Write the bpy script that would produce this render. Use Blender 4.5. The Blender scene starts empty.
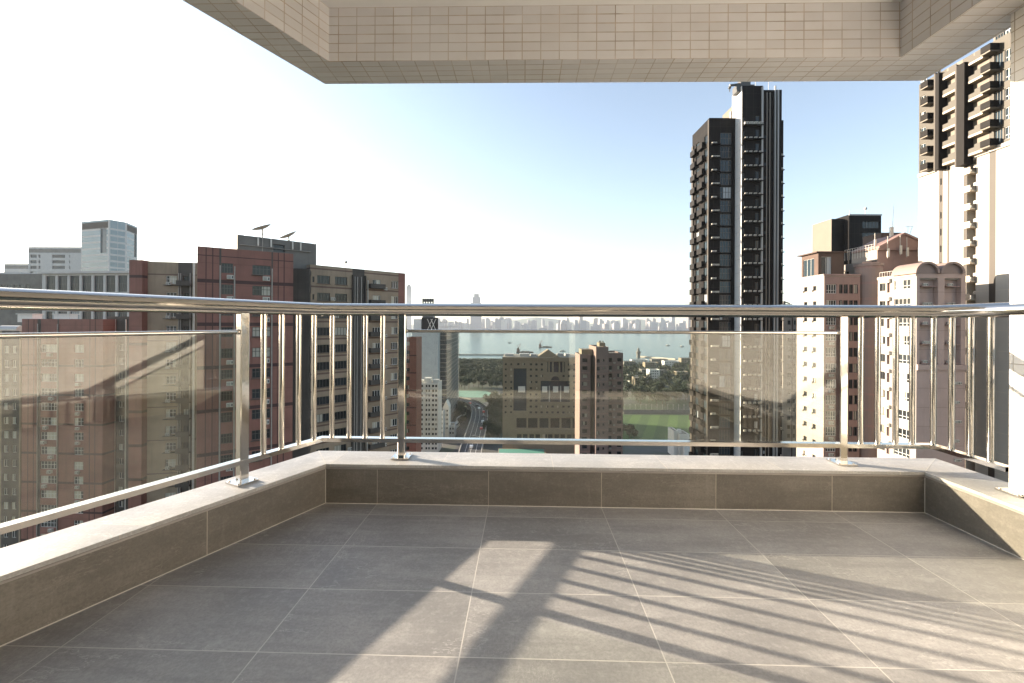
import bpy, bmesh, math, random
from mathutils import Vector, Matrix
R = math.radians
random.seed(7)
sc = bpy.context.scene
COL = sc.collection
F = 436.0            # focal length in pixels of a 1024 wide frame
HY = 322.5           # row of the horizon at the image centre
EYE = .98            # eye height over the balcony floor
GROUND = -80.0       # street level
ROLL = .0045         # the camera leans very slightly

# ------------------------------------------------------------------ camera, sky, sun, exposure
cd = bpy.data.cameras.new('camera'); cam = bpy.data.objects.new('camera', cd); COL.objects.link(cam)
cam.location = (0, 0, EYE); cam.rotation_euler = (R(90), -ROLL, 0)
cd.sensor_width = 36.0; cd.lens = 36.0 * F / 1024.0
cd.shift_y = -(341.5 - HY) / 1024.0
cd.clip_start = 0.05; cd.clip_end = 30000
sc.camera = cam
SUN_EL, SUN_AZ = 12.2, 66.6      # degrees above the horizon, degrees to the left of the view axis
w = bpy.data.worlds.new('World'); sc.world = w; w.use_nodes = True
wn = w.node_tree.nodes; wl = w.node_tree.links
bg = wn['Background']
sky = wn.new('ShaderNodeTexSky'); sky.sky_type = 'NISHITA'; sky.sun_disc = False
sky.sun_elevation = R(SUN_EL); sky.sun_rotation = R(-SUN_AZ)
sky.altitude = 50; sky.air_density = 1.0; sky.dust_density = 0.9; sky.ozone_density = 1.6
hsv = wn.new('ShaderNodeHueSaturation'); hsv.inputs['Saturation'].default_value = .74
wl.new(sky.outputs['Color'], hsv.inputs['Color']); wl.new(hsv.outputs['Color'], bg.inputs['Color']); bg.inputs['Strength'].default_value = 0.095
sl = bpy.data.lights.new('sun', 'SUN'); sl.energy = 5.0; sl.angle = R(0.45); sl.color = (1.0, 0.84, 0.645)
sun = bpy.data.objects.new('sun', sl); COL.objects.link(sun)
sdir = Vector((-math.sin(R(SUN_AZ)) * math.cos(R(SUN_EL)), math.cos(R(SUN_AZ)) * math.cos(R(SUN_EL)), math.sin(R(SUN_EL))))
sun.rotation_euler = sdir.to_track_quat('Z', 'Y').to_euler(); sun.location = sdir * 50
sc.view_settings.view_transform = 'Standard'; sc.view_settings.look = 'None'
sc.view_settings.gamma = 1.0; sc.view_settings.use_curve_mapping = False
sc.view_settings.exposure = 2.0
sc.cycles.use_denoising = True
sc.cycles.max_bounces = 10; sc.cycles.transparent_max_bounces = 24; sc.cycles.volume_bounces = 1
sc.cycles.sample_clamp_indirect = 6.0; sc.cycles.caustics_reflective = False; sc.cycles.caustics_refractive = False

# ------------------------------------------------------------------ pixel helpers (depths come from storey heights)
def gx(x, Y): return (x - 512.0) / F * Y
XR = [512]          # column round which the heights are being read (the horizon tilts a little)
def gz(y, Y): return EYE + (HY + ROLL * (XR[0] - 512) - y) / F * Y
def fp(x, y, z=0.0):
    """plan point of the balcony seen at a pixel, at height z"""
    yy = y - ROLL * (x - 512) - HY; xx = x + ROLL * (y - HY) - 512; Y = F * (EYE - z) / yy
    return Vector((xx / F * Y, Y))
def hit(A, B, x):
    """point of line A-B (plan) seen in column x"""
    k = (x - 512.0) / F
    dx, dy = B[0] - A[0], B[1] - A[1]
    t = (k * A[1] - A[0]) / (dx - k * dy)
    return (A[0] + t * dx, A[1] + t * dy)

# ------------------------------------------------------------------ materials
def mat(name):
    m = bpy.data.materials.new(name); m.use_nodes = True
    nt = m.node_tree
    return m, nt, nt.nodes['Principled BSDF']
def N(nt, t, **kw):
    n = nt.nodes.new(t)
    for k, v in kw.items():
        if hasattr(n, k) and not k.startswith('i_'): setattr(n, k, v)
    return n
def mth(nt, op, a, b=None, c=None):
    n = nt.nodes.new('ShaderNodeMath'); n.operation = op
    for i, v in enumerate((a, b, c)):
        if v is None: continue
        if isinstance(v, (int, float)): n.inputs[i].default_value = v
        else: nt.links.new(v, n.inputs[i])
    return n.outputs[0]
def mix(nt, fac, a, b, blend='MIX'):
    n = nt.nodes.new('ShaderNodeMix'); n.data_type = 'RGBA'; n.blend_type = blend
    for sock, v in ((n.inputs[0], fac), (n.inputs[6], a), (n.inputs[7], b)):
        if isinstance(v, (int, float)): sock.default_value = v
        elif isinstance(v, (tuple, list)): sock.default_value = (*v[:3], 1)
        else: nt.links.new(v, sock)
    return n.outputs[2]
def noise(nt, scale, detail=4, rough=.55, vec=None, coord='Object', scl=None):
    n = nt.nodes.new('ShaderNodeTexNoise'); n.inputs['Scale'].default_value = scale
    n.inputs['Detail'].default_value = detail; n.inputs['Roughness'].default_value = rough
    if vec is None:
        tc = nt.nodes.new('ShaderNodeTexCoord'); vec = tc.outputs[coord]
    if scl:
        mp = nt.nodes.new('ShaderNodeMapping'); mp.inputs['Scale'].default_value = scl
        nt.links.new(vec, mp.inputs['Vector']); vec = mp.outputs[0]
    nt.links.new(vec, n.inputs['Vector'])
    return n.outputs['Fac']
def ramp(nt, fac, lo, hi, a=0.0, b=1.0):
    n = nt.nodes.new('ShaderNodeMapRange'); n.inputs[1].default_value = lo; n.inputs[2].default_value = hi
    n.inputs[3].default_value = a; n.inputs[4].default_value = b
    nt.links.new(fac, n.inputs[0]); return n.outputs[0]
def scaled(c, k): return tuple(min(1, v * k) for v in c)

def wall_mat(name, rgb, rough=.75, var=.25, streak=.25, joint=None, jcol=None, nscale=.35):
    """painted or tiled wall: broad weathering, rain streaks, optional tile joints from the metre UVs (du, dv, width)"""
    m, nt, b = mat(name)
    n1 = noise(nt, nscale, 5, .6)
    n2 = noise(nt, 1.0, 3, .6, scl=(1.6, 1.6, .07))
    c = mix(nt, ramp(nt, n1, .3, .7), scaled(rgb, 1 - var), scaled(rgb, 1 + var * .6))
    c = mix(nt, ramp(nt, n2, .52, .78, 0, streak), c, scaled(rgb, .45))
    if joint:
        du, dv, wd = joint
        uv = nt.nodes.new('ShaderNodeUVMap'); sp = nt.nodes.new('ShaderNodeSeparateXYZ'); nt.links.new(uv.outputs[0], sp.inputs[0])
        fs = []
        for o, d in ((sp.outputs[0], du), (sp.outputs[1], dv)):
            if d: fs.append(mth(nt, 'LESS_THAN', mth(nt, 'FRACT', mth(nt, 'DIVIDE', o, d)), wd / d))
        f = fs[0] if len(fs) == 1 else mth(nt, 'MAXIMUM', fs[0], fs[1])
        c = mix(nt, mth(nt, 'MULTIPLY', f, .8), c, jcol or scaled(rgb, .5))
    nt.links.new(c, b.inputs['Base Color'])
    b.inputs['Roughness'].default_value = rough
    b.inputs['Specular IOR Level'].default_value = .12 if max(rgb) < .03 else .35
    return m
def plain(name, rgb, rough=.6, metal=0.0, var=.12, nscale=3.0):
    m, nt, b = mat(name)
    n1 = noise(nt, nscale, 4, .6)
    nt.links.new(mix(nt, ramp(nt, n1, .3, .7), scaled(rgb, 1 - var), scaled(rgb, 1 + var)), b.inputs['Base Color'])
    b.inputs['Roughness'].default_value = rough; b.inputs['Metallic'].default_value = metal
    return m
def pane_mat(name, dark=(.016, .018, .02), curtain=(.40, .37, .31), share=.2, rough=.06):
    m, nt, b = mat(name)
    oi = nt.nodes.new('ShaderNodeObjectInfo')
    tc = nt.nodes.new('ShaderNodeTexCoord'); sp = nt.nodes.new('ShaderNodeSeparateXYZ'); nt.links.new(tc.outputs['Generated'], sp.inputs[0])
    r = oi.outputs['Random']
    r2 = mth(nt, 'FRACT', mth(nt, 'MULTIPLY', r, 17.3)); r3 = mth(nt, 'FRACT', mth(nt, 'MULTIPLY', r, 51.7))
    has = mth(nt, 'LESS_THAN', r, share)
    part = mth(nt, 'LESS_THAN', mth(nt, 'ABSOLUTE', mth(nt, 'SUBTRACT', sp.outputs[0], r3)), mth(nt, 'ADD', mth(nt, 'MULTIPLY', r2, .5), .15))
    f = mth(nt, 'MULTIPLY', has, part)
    d = mix(nt, r2, scaled(dark, .6), scaled(dark, 1.9))
    nt.links.new(mix(nt, f, d, curtain), b.inputs['Base Color'])
    b.inputs['Roughness'].default_value = rough
    b.inputs['Specular IOR Level'].default_value = .3
    return m
def uvgrid(nt, du, dv, ou=0.0, ov=0.0, wu=.003, wv=.003):
    uv = nt.nodes.new('ShaderNodeUVMap'); sp = nt.nodes.new('ShaderNodeSeparateXYZ'); nt.links.new(uv.outputs[0], sp.inputs[0])
    u = mth(nt, 'DIVIDE', mth(nt, 'SUBTRACT', sp.outputs[0], ou), du); v = mth(nt, 'DIVIDE', mth(nt, 'SUBTRACT', sp.outputs[1], ov), dv)
    def edge(t, wd, d):
        fr = mth(nt, 'FRACT', t); dist = mth(nt, 'MINIMUM', fr, mth(nt, 'SUBTRACT', 1.0, fr))
        return mth(nt, 'LESS_THAN', dist, wd * .5 / d)
    g = mth(nt, 'MAXIMUM', edge(u, wu, du), edge(v, wv, dv))
    cb = nt.nodes.new('ShaderNodeCombineXYZ')
    nt.links.new(mth(nt, 'FLOOR', u), cb.inputs[0]); nt.links.new(mth(nt, 'FLOOR', v), cb.inputs[1])
    wnz = nt.nodes.new('ShaderNodeTexWhiteNoise'); wnz.noise_dimensions = '2D'; nt.links.new(cb.outputs[0], wnz.inputs['Vector'])
    return g, wnz.outputs['Value'], uv.outputs[0], cb.outputs[0]
def stone_mat(name, rgb, grid, grout, rough=.42, tilevar=.09, vein=.5, bump=.35):
    """large stone-look porcelain tiles with thin joints, speckle, cloudy tone and pale scuffs"""
    m, nt, b = mat(name)
    g, rnd, uv, cell = uvgrid(nt, *grid)
    off = nt.nodes.new('ShaderNodeVectorMath'); off.operation = 'MULTIPLY_ADD'
    nt.links.new(cell, off.inputs[0]); off.inputs[1].default_value = (7.3, 3.1, 0); nt.links.new(uv, off.inputs[2])
    v = off.outputs[0]
    cloud = noise(nt, 2.2, 6, .6, vec=v); streak = noise(nt, 5.0, 8, .62, vec=v, scl=(.35, 2.4, 1)); speck = noise(nt, 110, 4, .75, vec=v)
    scuff = noise(nt, 3.3, 9, .68, vec=uv, scl=(1, 1.7, 1)); fine = noise(nt, 38, 5, .7, vec=v)
    c = mix(nt, ramp(nt, cloud, .3, .7), scaled(rgb, .68), scaled(rgb, 1.22))
    c = mix(nt, ramp(nt, streak, .44, .62, 0, vein), c, scaled(rgb, .62))
    c = mix(nt, ramp(nt, speck, .38, .68, 0, .5), c, scaled(rgb, .5))
    c = mix(nt, ramp(nt, fine, .5, .72, 0, .30), c, scaled(rgb, 1.5))
    hs = nt.nodes.new('ShaderNodeHueSaturation'); nt.links.new(c, hs.inputs['Color'])
    nt.links.new(ramp(nt, rnd, 0, 1, 1 - tilevar, 1 + tilevar), hs.inputs['Value']); c = hs.outputs[0]
    c = mix(nt, ramp(nt, scuff, .57, .72, 0, .26), c, scaled(rgb, 1.9))
    # hairline pale veins
    vn = noise(nt, 1.7, 7, .6, vec=v, scl=(.6, 2.0, 1))
    hair = mth(nt, 'LESS_THAN', mth(nt, 'ABSOLUTE', mth(nt, 'SUBTRACT', vn, .565)), .0022)
    c = mix(nt, mth(nt, 'MULTIPLY', hair, .28), c, scaled(rgb, 1.9))
    # fine scratches, drag marks and dried water spots
    sc2 = noise(nt, 2.3, 9, .75, vec=uv, scl=(3.2, .8, 1)); tr_ = mth(nt, 'LESS_THAN', mth(nt, 'ABSOLUTE', mth(nt, 'SUBTRACT', sc2, .47)), .0035)
    msk = ramp(nt, noise(nt, 1.3, 3, .5, vec=uv), .52, .62, 0, .35)
    c = mix(nt, mth(nt, 'MULTIPLY', tr_, msk), c, scaled(rgb, 2.0))
    c = mix(nt, ramp(nt, noise(nt, .9, 4, .6, vec=uv), .55, .75, 0, .35), c, scaled(rgb, .68))
    gw = noise(nt, 9, 3, .6, vec=uv)
    c = mix(nt, mth(nt, 'MULTIPLY', g, ramp(nt, gw, .3, .7, .6, 1)), c, grout)
    nt.links.new(c, b.inputs['Base Color'])
    nt.links.new(ramp(nt, cloud, .3, .7, rough - .07, rough + .12), b.inputs['Roughness'])
    bp = nt.nodes.new('ShaderNodeBump'); bp.inputs['Strength'].default_value = bump; bp.inputs['Distance'].default_value = .002
    h = mth(nt, 'SUBTRACT', mth(nt, 'ADD', mth(nt, 'MULTIPLY', speck, .35), mth(nt, 'MULTIPLY', streak, .4)), g)
    nt.links.new(h, bp.inputs['Height']); nt.links.new(bp.outputs[0], b.inputs['Normal'])
    return m
def mosaic_mat(name, rgb, du, dv, grout, ou=0, ov=0, wd=.005):
    """small glazed wall tiles, stack bond, stained joints"""
    m, nt, b = mat(name)
    g, rnd, uv, cell = uvgrid(nt, du, dv, ou, ov, wd, wd)
    st = noise(nt, 2.6, 6, .65, vec=uv); st2 = noise(nt, 9, 4, .6, vec=uv)
    c = mix(nt, rnd, scaled(rgb, .94), scaled(rgb, 1.05))
    c = mix(nt, ramp(nt, st, .45, .72, 0, .35), c, scaled((rgb[0] * 1.02, rgb[1] * .96, rgb[2] * .88), .8))
    gc = mix(nt, ramp(nt, st2, .35, .65), grout, scaled(grout, .6))
    fade = ramp(nt, noise(nt, 3.1, 3, .6, vec=uv), .3, .65, .35, 1)
    c = mix(nt, mth(nt, 'MULTIPLY', g, fade), c, gc)
    nt.links.new(c, b.inputs['Base Color'])
    b.inputs['Roughness'].default_value = .38
    bp = nt.nodes.new('ShaderNodeBump'); bp.inputs['Strength'].default_value = .5; bp.inputs['Distance'].default_value = .003
    nt.links.new(mth(nt, 'SUBTRACT', mth(nt, 'MULTIPLY', rnd, .3), g), bp.inputs['Height']); nt.links.new(bp.outputs[0], b.inputs['Normal'])
    return m
def leaf_mat(name, a, b_):
    m, nt, b = mat(name)
    ge = nt.nodes.new('ShaderNodeNewGeometry'); oi = nt.nodes.new('ShaderNodeObjectInfo')
    c = mix(nt, ge.outputs['Random Per Island'], a, b_)
    hs = nt.nodes.new('ShaderNodeHueSaturation'); nt.links.new(c, hs.inputs['Color'])
    nt.links.new(ramp(nt, oi.outputs['Random'], 0, 1, .75, 1.25), hs.inputs['Value'])
    nt.links.new(hs.outputs[0], b.inputs['Base Color']); b.inputs['Roughness'].default_value = .7
    return m

M = {}
def build_materials():
    M['steel'], nt, b = mat('polished_steel')
    b.inputs['Metallic'].default_value = 1
    n = noise(nt, 2.5, 5, .6, scl=(1, 1, 3)); n2 = noise(nt, 55, 4, .7)
    nt.links.new(mix(nt, n, (.62, .58, .53), (.72, .69, .65)), b.inputs['Base Color'])
    nt.links.new(mth(nt, 'ADD', ramp(nt, n, .35, .7, .05, .15), ramp(nt, n2, .55, .75, 0, .12)), b.inputs['Roughness'])
    bp = nt.nodes.new('ShaderNodeBump'); bp.inputs['Strength'].default_value = .05; bp.inputs['Distance'].default_value = .01
    nt.links.new(noise(nt, 7, 3, .5), bp.inputs['Height']); nt.links.new(bp.outputs[0], b.inputs['Normal'])
    # clear laminated glass with a film of dust on it
    m = bpy.data.materials.new('dusty_glass'); m.use_nodes = True; nt = m.node_tree; nt.nodes.clear()
    out = nt.nodes.new('ShaderNodeOutputMaterial')
    tr = nt.nodes.new('ShaderNodeBsdfTransparent'); tr.inputs[0].default_value = (.915, .925, .885, 1)
    gl = nt.nodes.new('ShaderNodeBsdfGlossy'); gl.inputs['Roughness'].default_value = .0; gl.inputs[0].default_value = (1, 1, 1, 1)
    fr = nt.nodes.new('ShaderNodeFresnel'); fr.inputs[0].default_value = 1.5
    # the slab has two faces: the fresnel of a back face is taken as seen from outside
    ge = nt.nodes.new('ShaderNodeNewGeometry')
    vm = nt.nodes.new('ShaderNodeMix'); vm.data_type = 'VECTOR'; nt.links.new(ge.outputs['Backfacing'], vm.inputs[0])
    lw = nt.nodes.new('ShaderNodeLayerWeight'); lw.inputs[0].default_value = .5
    k = mth(nt, 'POWER', lw.outputs['Facing'], 5.0); k = mth(nt, 'ADD', mth(nt, 'MULTIPLY', k, .95), .045)
    mx = nt.nodes.new('ShaderNodeMixShader'); nt.links.new(k, mx.inputs[0]); nt.links.new(tr.outputs[0], mx.inputs[1]); nt.links.new(gl.outputs[0], mx.inputs[2])
    tl = nt.nodes.new('ShaderNodeBsdfTranslucent'); tl.inputs[0].default_value = (.75, .70, .58, 1)
    df = nt.nodes.new('ShaderNodeBsdfDiffuse'); df.inputs[0].default_value = (.75, .70, .58, 1)
    dm = nt.nodes.new('ShaderNodeMixShader'); dm.inputs[0].default_value = .5; nt.links.new(tl.outputs[0], dm.inputs[1]); nt.links.new(df.outputs[0], dm.inputs[2])
    d1 = noise(nt, 2.0, 7, .6, scl=(1, 1, .4)); d2 = noise(nt, 60, 4, .8)
    amt = mth(nt, 'ADD', ramp(nt, d1, .35, .75, .001, .009), ramp(nt, d2, .62, .8, 0, .02))
    m2 = nt.nodes.new('ShaderNodeMixShader'); nt.links.new(amt, m2.inputs[0]); nt.links.new(mx.outputs[0], m2.inputs[1]); nt.links.new(dm.outputs[0], m2.inputs[2])
    nt.links.new(m2.outputs[0], out.inputs[0]); M['glass'] = m
    M['pane'] = pane_mat('window_pane'); M['pane_blue'] = pane_mat('blue_window_pane', (.018, .028, .036), (.3, .33, .36), .12)
    M['pane_curtained'] = pane_mat('curtained_pane', (.03, .03, .03), (.45, .41, .33), .5)  # panes of which about half show pale curtains
    M['alu'] = plain('white_aluminium', (.60, .58, .54), .4, .0)
    M['alu_dark'] = plain('bronze_aluminium', (.06, .055, .05), .4, .3)
    M['ac'] = plain('air_conditioner_casing', (.55, .52, .46), .5)
    M['grey_concrete'] = wall_mat('grey_concrete', (.15, .142, .128))
    M['roof'] = wall_mat('roof_screed', (.28, .26, .23), .85)
    M['pipe'] = plain('drain_pipe', (.30, .27, .24), .5)
    M['pale_pipe'] = plain('pale_pipe', (.6, .56, .5), .5)
    M['redbrick'] = wall_mat('red_mosaic', (.215, .092, .070), .6, .2, .5, (.0, 3.05, .05))
    M['redband'] = wall_mat('dark_red_mosaic', (.05, .021, .019), .6, .14, .2)
    M['tan'] = wall_mat('tan_mosaic', (.29, .22, .155), .65, .2, .55)
    M['tan_band'] = wall_mat('brown_tan_mosaic', (.12, .072, .054), .65, .14, .3)
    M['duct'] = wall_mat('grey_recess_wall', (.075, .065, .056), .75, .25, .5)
    M['office'] = wall_mat('pale_grey_cladding', (.42, .41, .40), .5, .1, .1)
    M['pinkwall'] = wall_mat('pink_mosaic', (.40, .29, .255), .6, .12, .2, (0, 3.0, .06))
    M['pinkdark'] = wall_mat('dusty_pink_mosaic', (.27, .175, .155), .6, .14, .2)
    M['cream'] = wall_mat('cream_mosaic', (.31, .275, .245), .6, .08, .18, (1.6, 3.0, .05), (.45, .36, .28))
    M['brown'] = wall_mat('brown_mosaic', (.085, .05, .038), .6, .2, .2)
    M['greywhite'] = wall_mat('grey_white_mosaic', (.46, .48, .50), .6, .10, .25)
    M['white'] = wall_mat('white_render', (.66, .64, .60), .6, .10, .25)
    M['black'] = wall_mat('black_granite_cladding', (.0075, .0065, .0068), .7, .2, .05, (1.5, 3.1, .05), (.03, .027, .024))
    M['bronze_clad'] = wall_mat('dark_bronze_cladding', (.010, .0085, .008), .6, .2, .05)
    M['greystone'] = wall_mat('pale_grey_cladding_strip', (.55, .56, .57), .5, .06, .08, (0, 3.1, .06))
    M['luxbrown'] = wall_mat('grey_brown_panel', (.045, .037, .026), .5, .1, .1)
    M['luxbeige'] = wall_mat('beige_panel', (.135, .112, .085), .5, .08, .1)
    M['luxwhite'] = wall_mat('pale_cream_cladding', (.36, .335, .30), .55, .05, .08, (2.4, 3.2, .05), (.5, .42, .33))
    M['luxmocha'] = wall_mat('mocha_cladding', (.050, .040, .032), .55, .08, .1)
    M['stonehotel'] = wall_mat('sandstone_cladding', (.21, .172, .122), .6, .1, .2)
    M['darkglass'] = plain('dark_curtain_glass', (.02, .028, .045), .12, .0, .2, .2)
    M['c8'] = wall_mat('mauve_pink_mosaic', (.22, .155, .14), .65, .12, .25)
    M['scaffold'] = wall_mat('scaffold_netting', (.09, .09, .095), .8, .3, .5, (1.8, 2.6, .5), (.06, .06, .065))
    M['hazytower'] = wall_mat('distant_grey_wall', (.33, .32, .33), .6, .15, .1, (6, 7, 2.2), (.2, .2, .22))
    M['steelgrey'] = plain('galvanised_steel', (.36, .36, .35), .45, .6)
    M['darksteel'] = plain('dark_painted_steel', (.06, .06, .06), .5, .2)
    M['dish'] = plain('dish_mesh', (.27, .25, .22), .55)
    M['sealant'] = plain('pale_grout', (.62, .59, .54), .8); M['trim'] = plain('aluminium_trim', (.42, .39, .37), .4, .6)
    M['leaf'] = leaf_mat('dark_leaves', (.012, .022, .009), (.032, .050, .018))
    M['leaf2'] = leaf_mat('mid_leaves', (.014, .026, .009), (.050, .066, .024))
    M['bark'] = plain('bark', (.09, .07, .05), .9)
build_materials()

# ------------------------------------------------------------------ mesh helpers
class MB:
    def __init__(s): s.v = []; s.f = []; s.m = []; s.sm = []
    def face(s, pts, mi=0, smooth=False):
        i = len(s.v); s.v += [tuple(p) for p in pts]; s.f.append(tuple(range(i, i + len(pts)))); s.m.append(mi); s.sm.append(smooth)
    def mesh(s, verts, faces, mi=0, smooth=False):
        i = len(s.v); s.v += [tuple(p) for p in verts]
        for f in faces: s.f.append(tuple(i + k for k in f)); s.m.append(mi); s.sm.append(smooth)
    def box(s, x0, x1, y0, y1, z0, z1, mi=0, T=None):
        p = [(x0, y0, z0), (x1, y0, z0), (x1, y1, z0), (x0, y1, z0), (x0, y0, z1), (x1, y0, z1), (x1, y1, z1), (x0, y1, z1)]
        if T: p = [T @ Vector(q) for q in p]
        s.mesh(p, [(3, 2, 1, 0), (4, 5, 6, 7), (0, 1, 5, 4), (1, 2, 6, 5), (2, 3, 7, 6), (3, 0, 4, 7)], mi)
    def prism(s, poly, z0, z1, mi=0, top=None):
        """poly counter clockwise"""
        n = len(poly)
        s.mesh([(p[0], p[1], z0) for p in poly] + [(p[0], p[1], z1) for p in poly],
               [tuple(reversed(range(n)))] + [(i, (i + 1) % n, n + (i + 1) % n, n + i) for i in range(n)], mi)
        s.face([(p[0], p[1], z1) for p in poly], mi if top is None else top)
    def tube(s, pts, r, n=12, mi=0, caps=True, r2=None):
        pts = [Vector(p) for p in pts]; rings = []
        for i, p in enumerate(pts):
            a = (pts[i] - pts[i - 1]).normalized() if i else None
            b = (pts[i + 1] - pts[i]).normalized() if i < len(pts) - 1 else None
            t = ((a or b) + (b or a)).normalized()
            up = Vector((0, 0, 1)) if abs(t.z) < .95 else Vector((1, 0, 0))
            sd = t.cross(up).normalized(); u2 = sd.cross(t).normalized()
            k = 1.0
            if a and b: k = 1.0 / max(.3, a.dot(t))
            rr = r if r2 is None else r + (r2 - r) * i / (len(pts) - 1)
            rings.append([p + (sd * math.cos(q) * k + u2 * math.sin(q)) * rr for q in (2 * math.pi * j / n for j in range(n))])
        vs = [q for ring in rings for q in ring]
        fs = [(i * n + j, i * n + (j + 1) % n, (i + 1) * n + (j + 1) % n, (i + 1) * n + j) for i in range(len(rings) - 1) for j in range(n)]
        s.mesh(vs, fs, mi, True)
        if caps:
            s.face(list(reversed(rings[0])), mi); s.face(rings[-1], mi)
    def sphere(s, c, r, n=10, mi=0, sx=1, sy=1, sz=1):
        vs = []; fs = []; m = n // 2
        for i in range(m + 1):
            th = math.pi * i / m
            for j in range(n):
                ph = 2 * math.pi * j / n
                vs.append((c[0] + r * sx * math.sin(th) * math.cos(ph), c[1] + r * sy * math.sin(th) * math.sin(ph), c[2] + r * sz * math.cos(th)))
        for i in range(m):
            for j in range(n): fs.append((i * n + j, (i + 1) * n + j, (i + 1) * n + (j + 1) % n, i * n + (j + 1) % n))
        s.mesh(vs, fs, mi, True)
    def data(s, name, mats, off=(0, 0, 0), uv=False):
        me = bpy.data.meshes.new(name)
        me.from_pydata([(a - off[0], b - off[1], c - off[2]) for a, b, c in s.v], [], s.f)
        for m in (mats if isinstance(mats, (list, tuple)) else [mats]): me.materials.append(m)
        me.polygons.foreach_set('material_index', s.m); me.polygons.foreach_set('use_smooth', s.sm)
        if uv:
            ul = me.uv_layers.new(name='UVMap'); ax = uv if isinstance(uv, tuple) else (1, 0)
            for p in me.polygons:
                nn = p.normal
                for li in p.loop_indices:
                    c = s.v[me.loops[li].vertex_index]
                    if abs(nn.z) > .7: q = (c[0] * ax[0] + c[1] * ax[1], -c[0] * ax[1] + c[1] * ax[0])
                    else:
                        l = math.hypot(nn.x, nn.y); tx, ty = -nn.y / l, nn.x / l
                        q = (c[0] * tx + c[1] * ty, c[2])
                    ul.data[li].uv = q
        me.update(); return me
def wloc(o):
    x = Vector((0, 0, 0))
    while o: x += o.location; o = o.parent
    return x
def link(name, me, parent=None, **pr):
    o = bpy.data.objects.new(name, me); COL.objects.link(o)
    if parent: o.parent = parent
    for k, v in pr.items(): o[k] = v
    return o
def build(name, mb, mats, parent=None, uv=False, label=None):
    """world coordinates in; parents are never rotated, so the offset is enough"""
    off = wloc(parent) if parent else (0, 0, 0)
    o = link(name, mb.data(name, mats, off, uv), parent)
    if label: o['label'] = label
    return o
def solo(name, mb, mats, label, cat, base, group=None, uv=False):
    o = link(name, mb.data(name, mats, base, uv)); o.location = base
    o['label'] = label; o['category'] = cat
    if group: o['group'] = group
    return o
def struct(name, mb, mats, uv=False, kind='structure'):
    o = link(name, mb.data(name, mats, (0, 0, 0), uv)); o['kind'] = kind; return o
def thing(name, label, cat, loc, group=None):
    o = link(name, None, None, label=label, category=cat); o.location = loc; o.empty_display_size = .2
    if group: o['group'] = group
    return o

def unit(A, B):
    d = (B[0] - A[0], B[1] - A[1]); l = math.hypot(*d); return (d[0] / l, d[1] / l), l
def facade(mb, A, B, z0, z1, ops=(), depth=.22, hb=(), vb=(), mi=0):
    """wall A-B (left to right seen from outside) with real recesses; ops = (u0,u1,z0,z1); hb/vb = cladding bands (a,b,mat)"""
    d, L = unit(A, B); inn = (-d[1], d[0])
    ops = [o for o in ops if o[0] > .02 and o[1] < L - .02 and o[2] > z0 + .02 and o[3] < z1 - .02]
    us = {0.0, L}; zs = {z0, z1}
    for o in ops: us |= {o[0], o[1]}; zs |= {o[2], o[3]}
    for b in vb: us |= {min(max(b[0], 0), L), min(max(b[1], 0), L)}
    for b in hb: zs |= {min(max(b[0], z0), z1), min(max(b[1], z0), z1)}
    us = sorted(us); zs = sorted(zs); iu = {u: i for i, u in enumerate(us)}; iz = {z: i for i, z in enumerate(zs)}
    blocked = set()
    for o in ops:
        for i in range(iu[o[0]], iu[o[1]]):
            for j in range(iz[o[2]], iz[o[3]]): blocked.add((i, j))
    P = lambda u, z, k=0.0: (A[0] + d[0] * u + inn[0] * k, A[1] + d[1] * u + inn[1] * k, z)
    for i in range(len(us) - 1):
        if us[i + 1] - us[i] < 1e-6: continue
        cu = (us[i] + us[i + 1]) / 2; vm = None
        for b in vb:
            if b[0] < cu < b[1]: vm = b[2]
        for j in range(len(zs) - 1):
            if (i, j) in blocked or zs[j + 1] - zs[j] < 1e-6: continue
            cz = (zs[j] + zs[j + 1]) / 2; q = mi if vm is None else vm
            if vm is None:
                for b in hb:
                    if b[0] < cz < b[1]: q = b[2]
            mb.face([P(us[i], zs[j]), P(us[i + 1], zs[j]), P(us[i + 1], zs[j + 1]), P(us[i], zs[j + 1])], q)
    for o in ops:
        a, b, c, e = o[:4]
        mb.face([P(a, c), P(a, c, depth), P(a, e, depth), P(a, e)], mi); mb.face([P(b, c, depth), P(b, c), P(b, e), P(b, e, depth)], mi)
        mb.face([P(a, c, depth), P(a, c), P(b, c), P(b, c, depth)], mi); mb.face([P(a, e), P(a, e, depth), P(b, e, depth), P(b, e)], mi)
    return ops
def inset(poly, k):
    n = len(poly); out = []
    for i in range(n):
        p0, p1, p2 = poly[i - 1], poly[i], poly[(i + 1) % n]
        a, _ = unit(p0, p1); b, _ = unit(p1, p2)
        n1 = (-a[1], a[0]); n2 = (-b[1], b[0]); dt = 1 + n1[0] * n2[0] + n1[1] * n2[1]
        out.append((p1[0] + (n1[0] + n2[0]) * k / dt, p1[1] + (n1[1] + n2[1]) * k / dt))
    return out
WIN = {}
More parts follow.
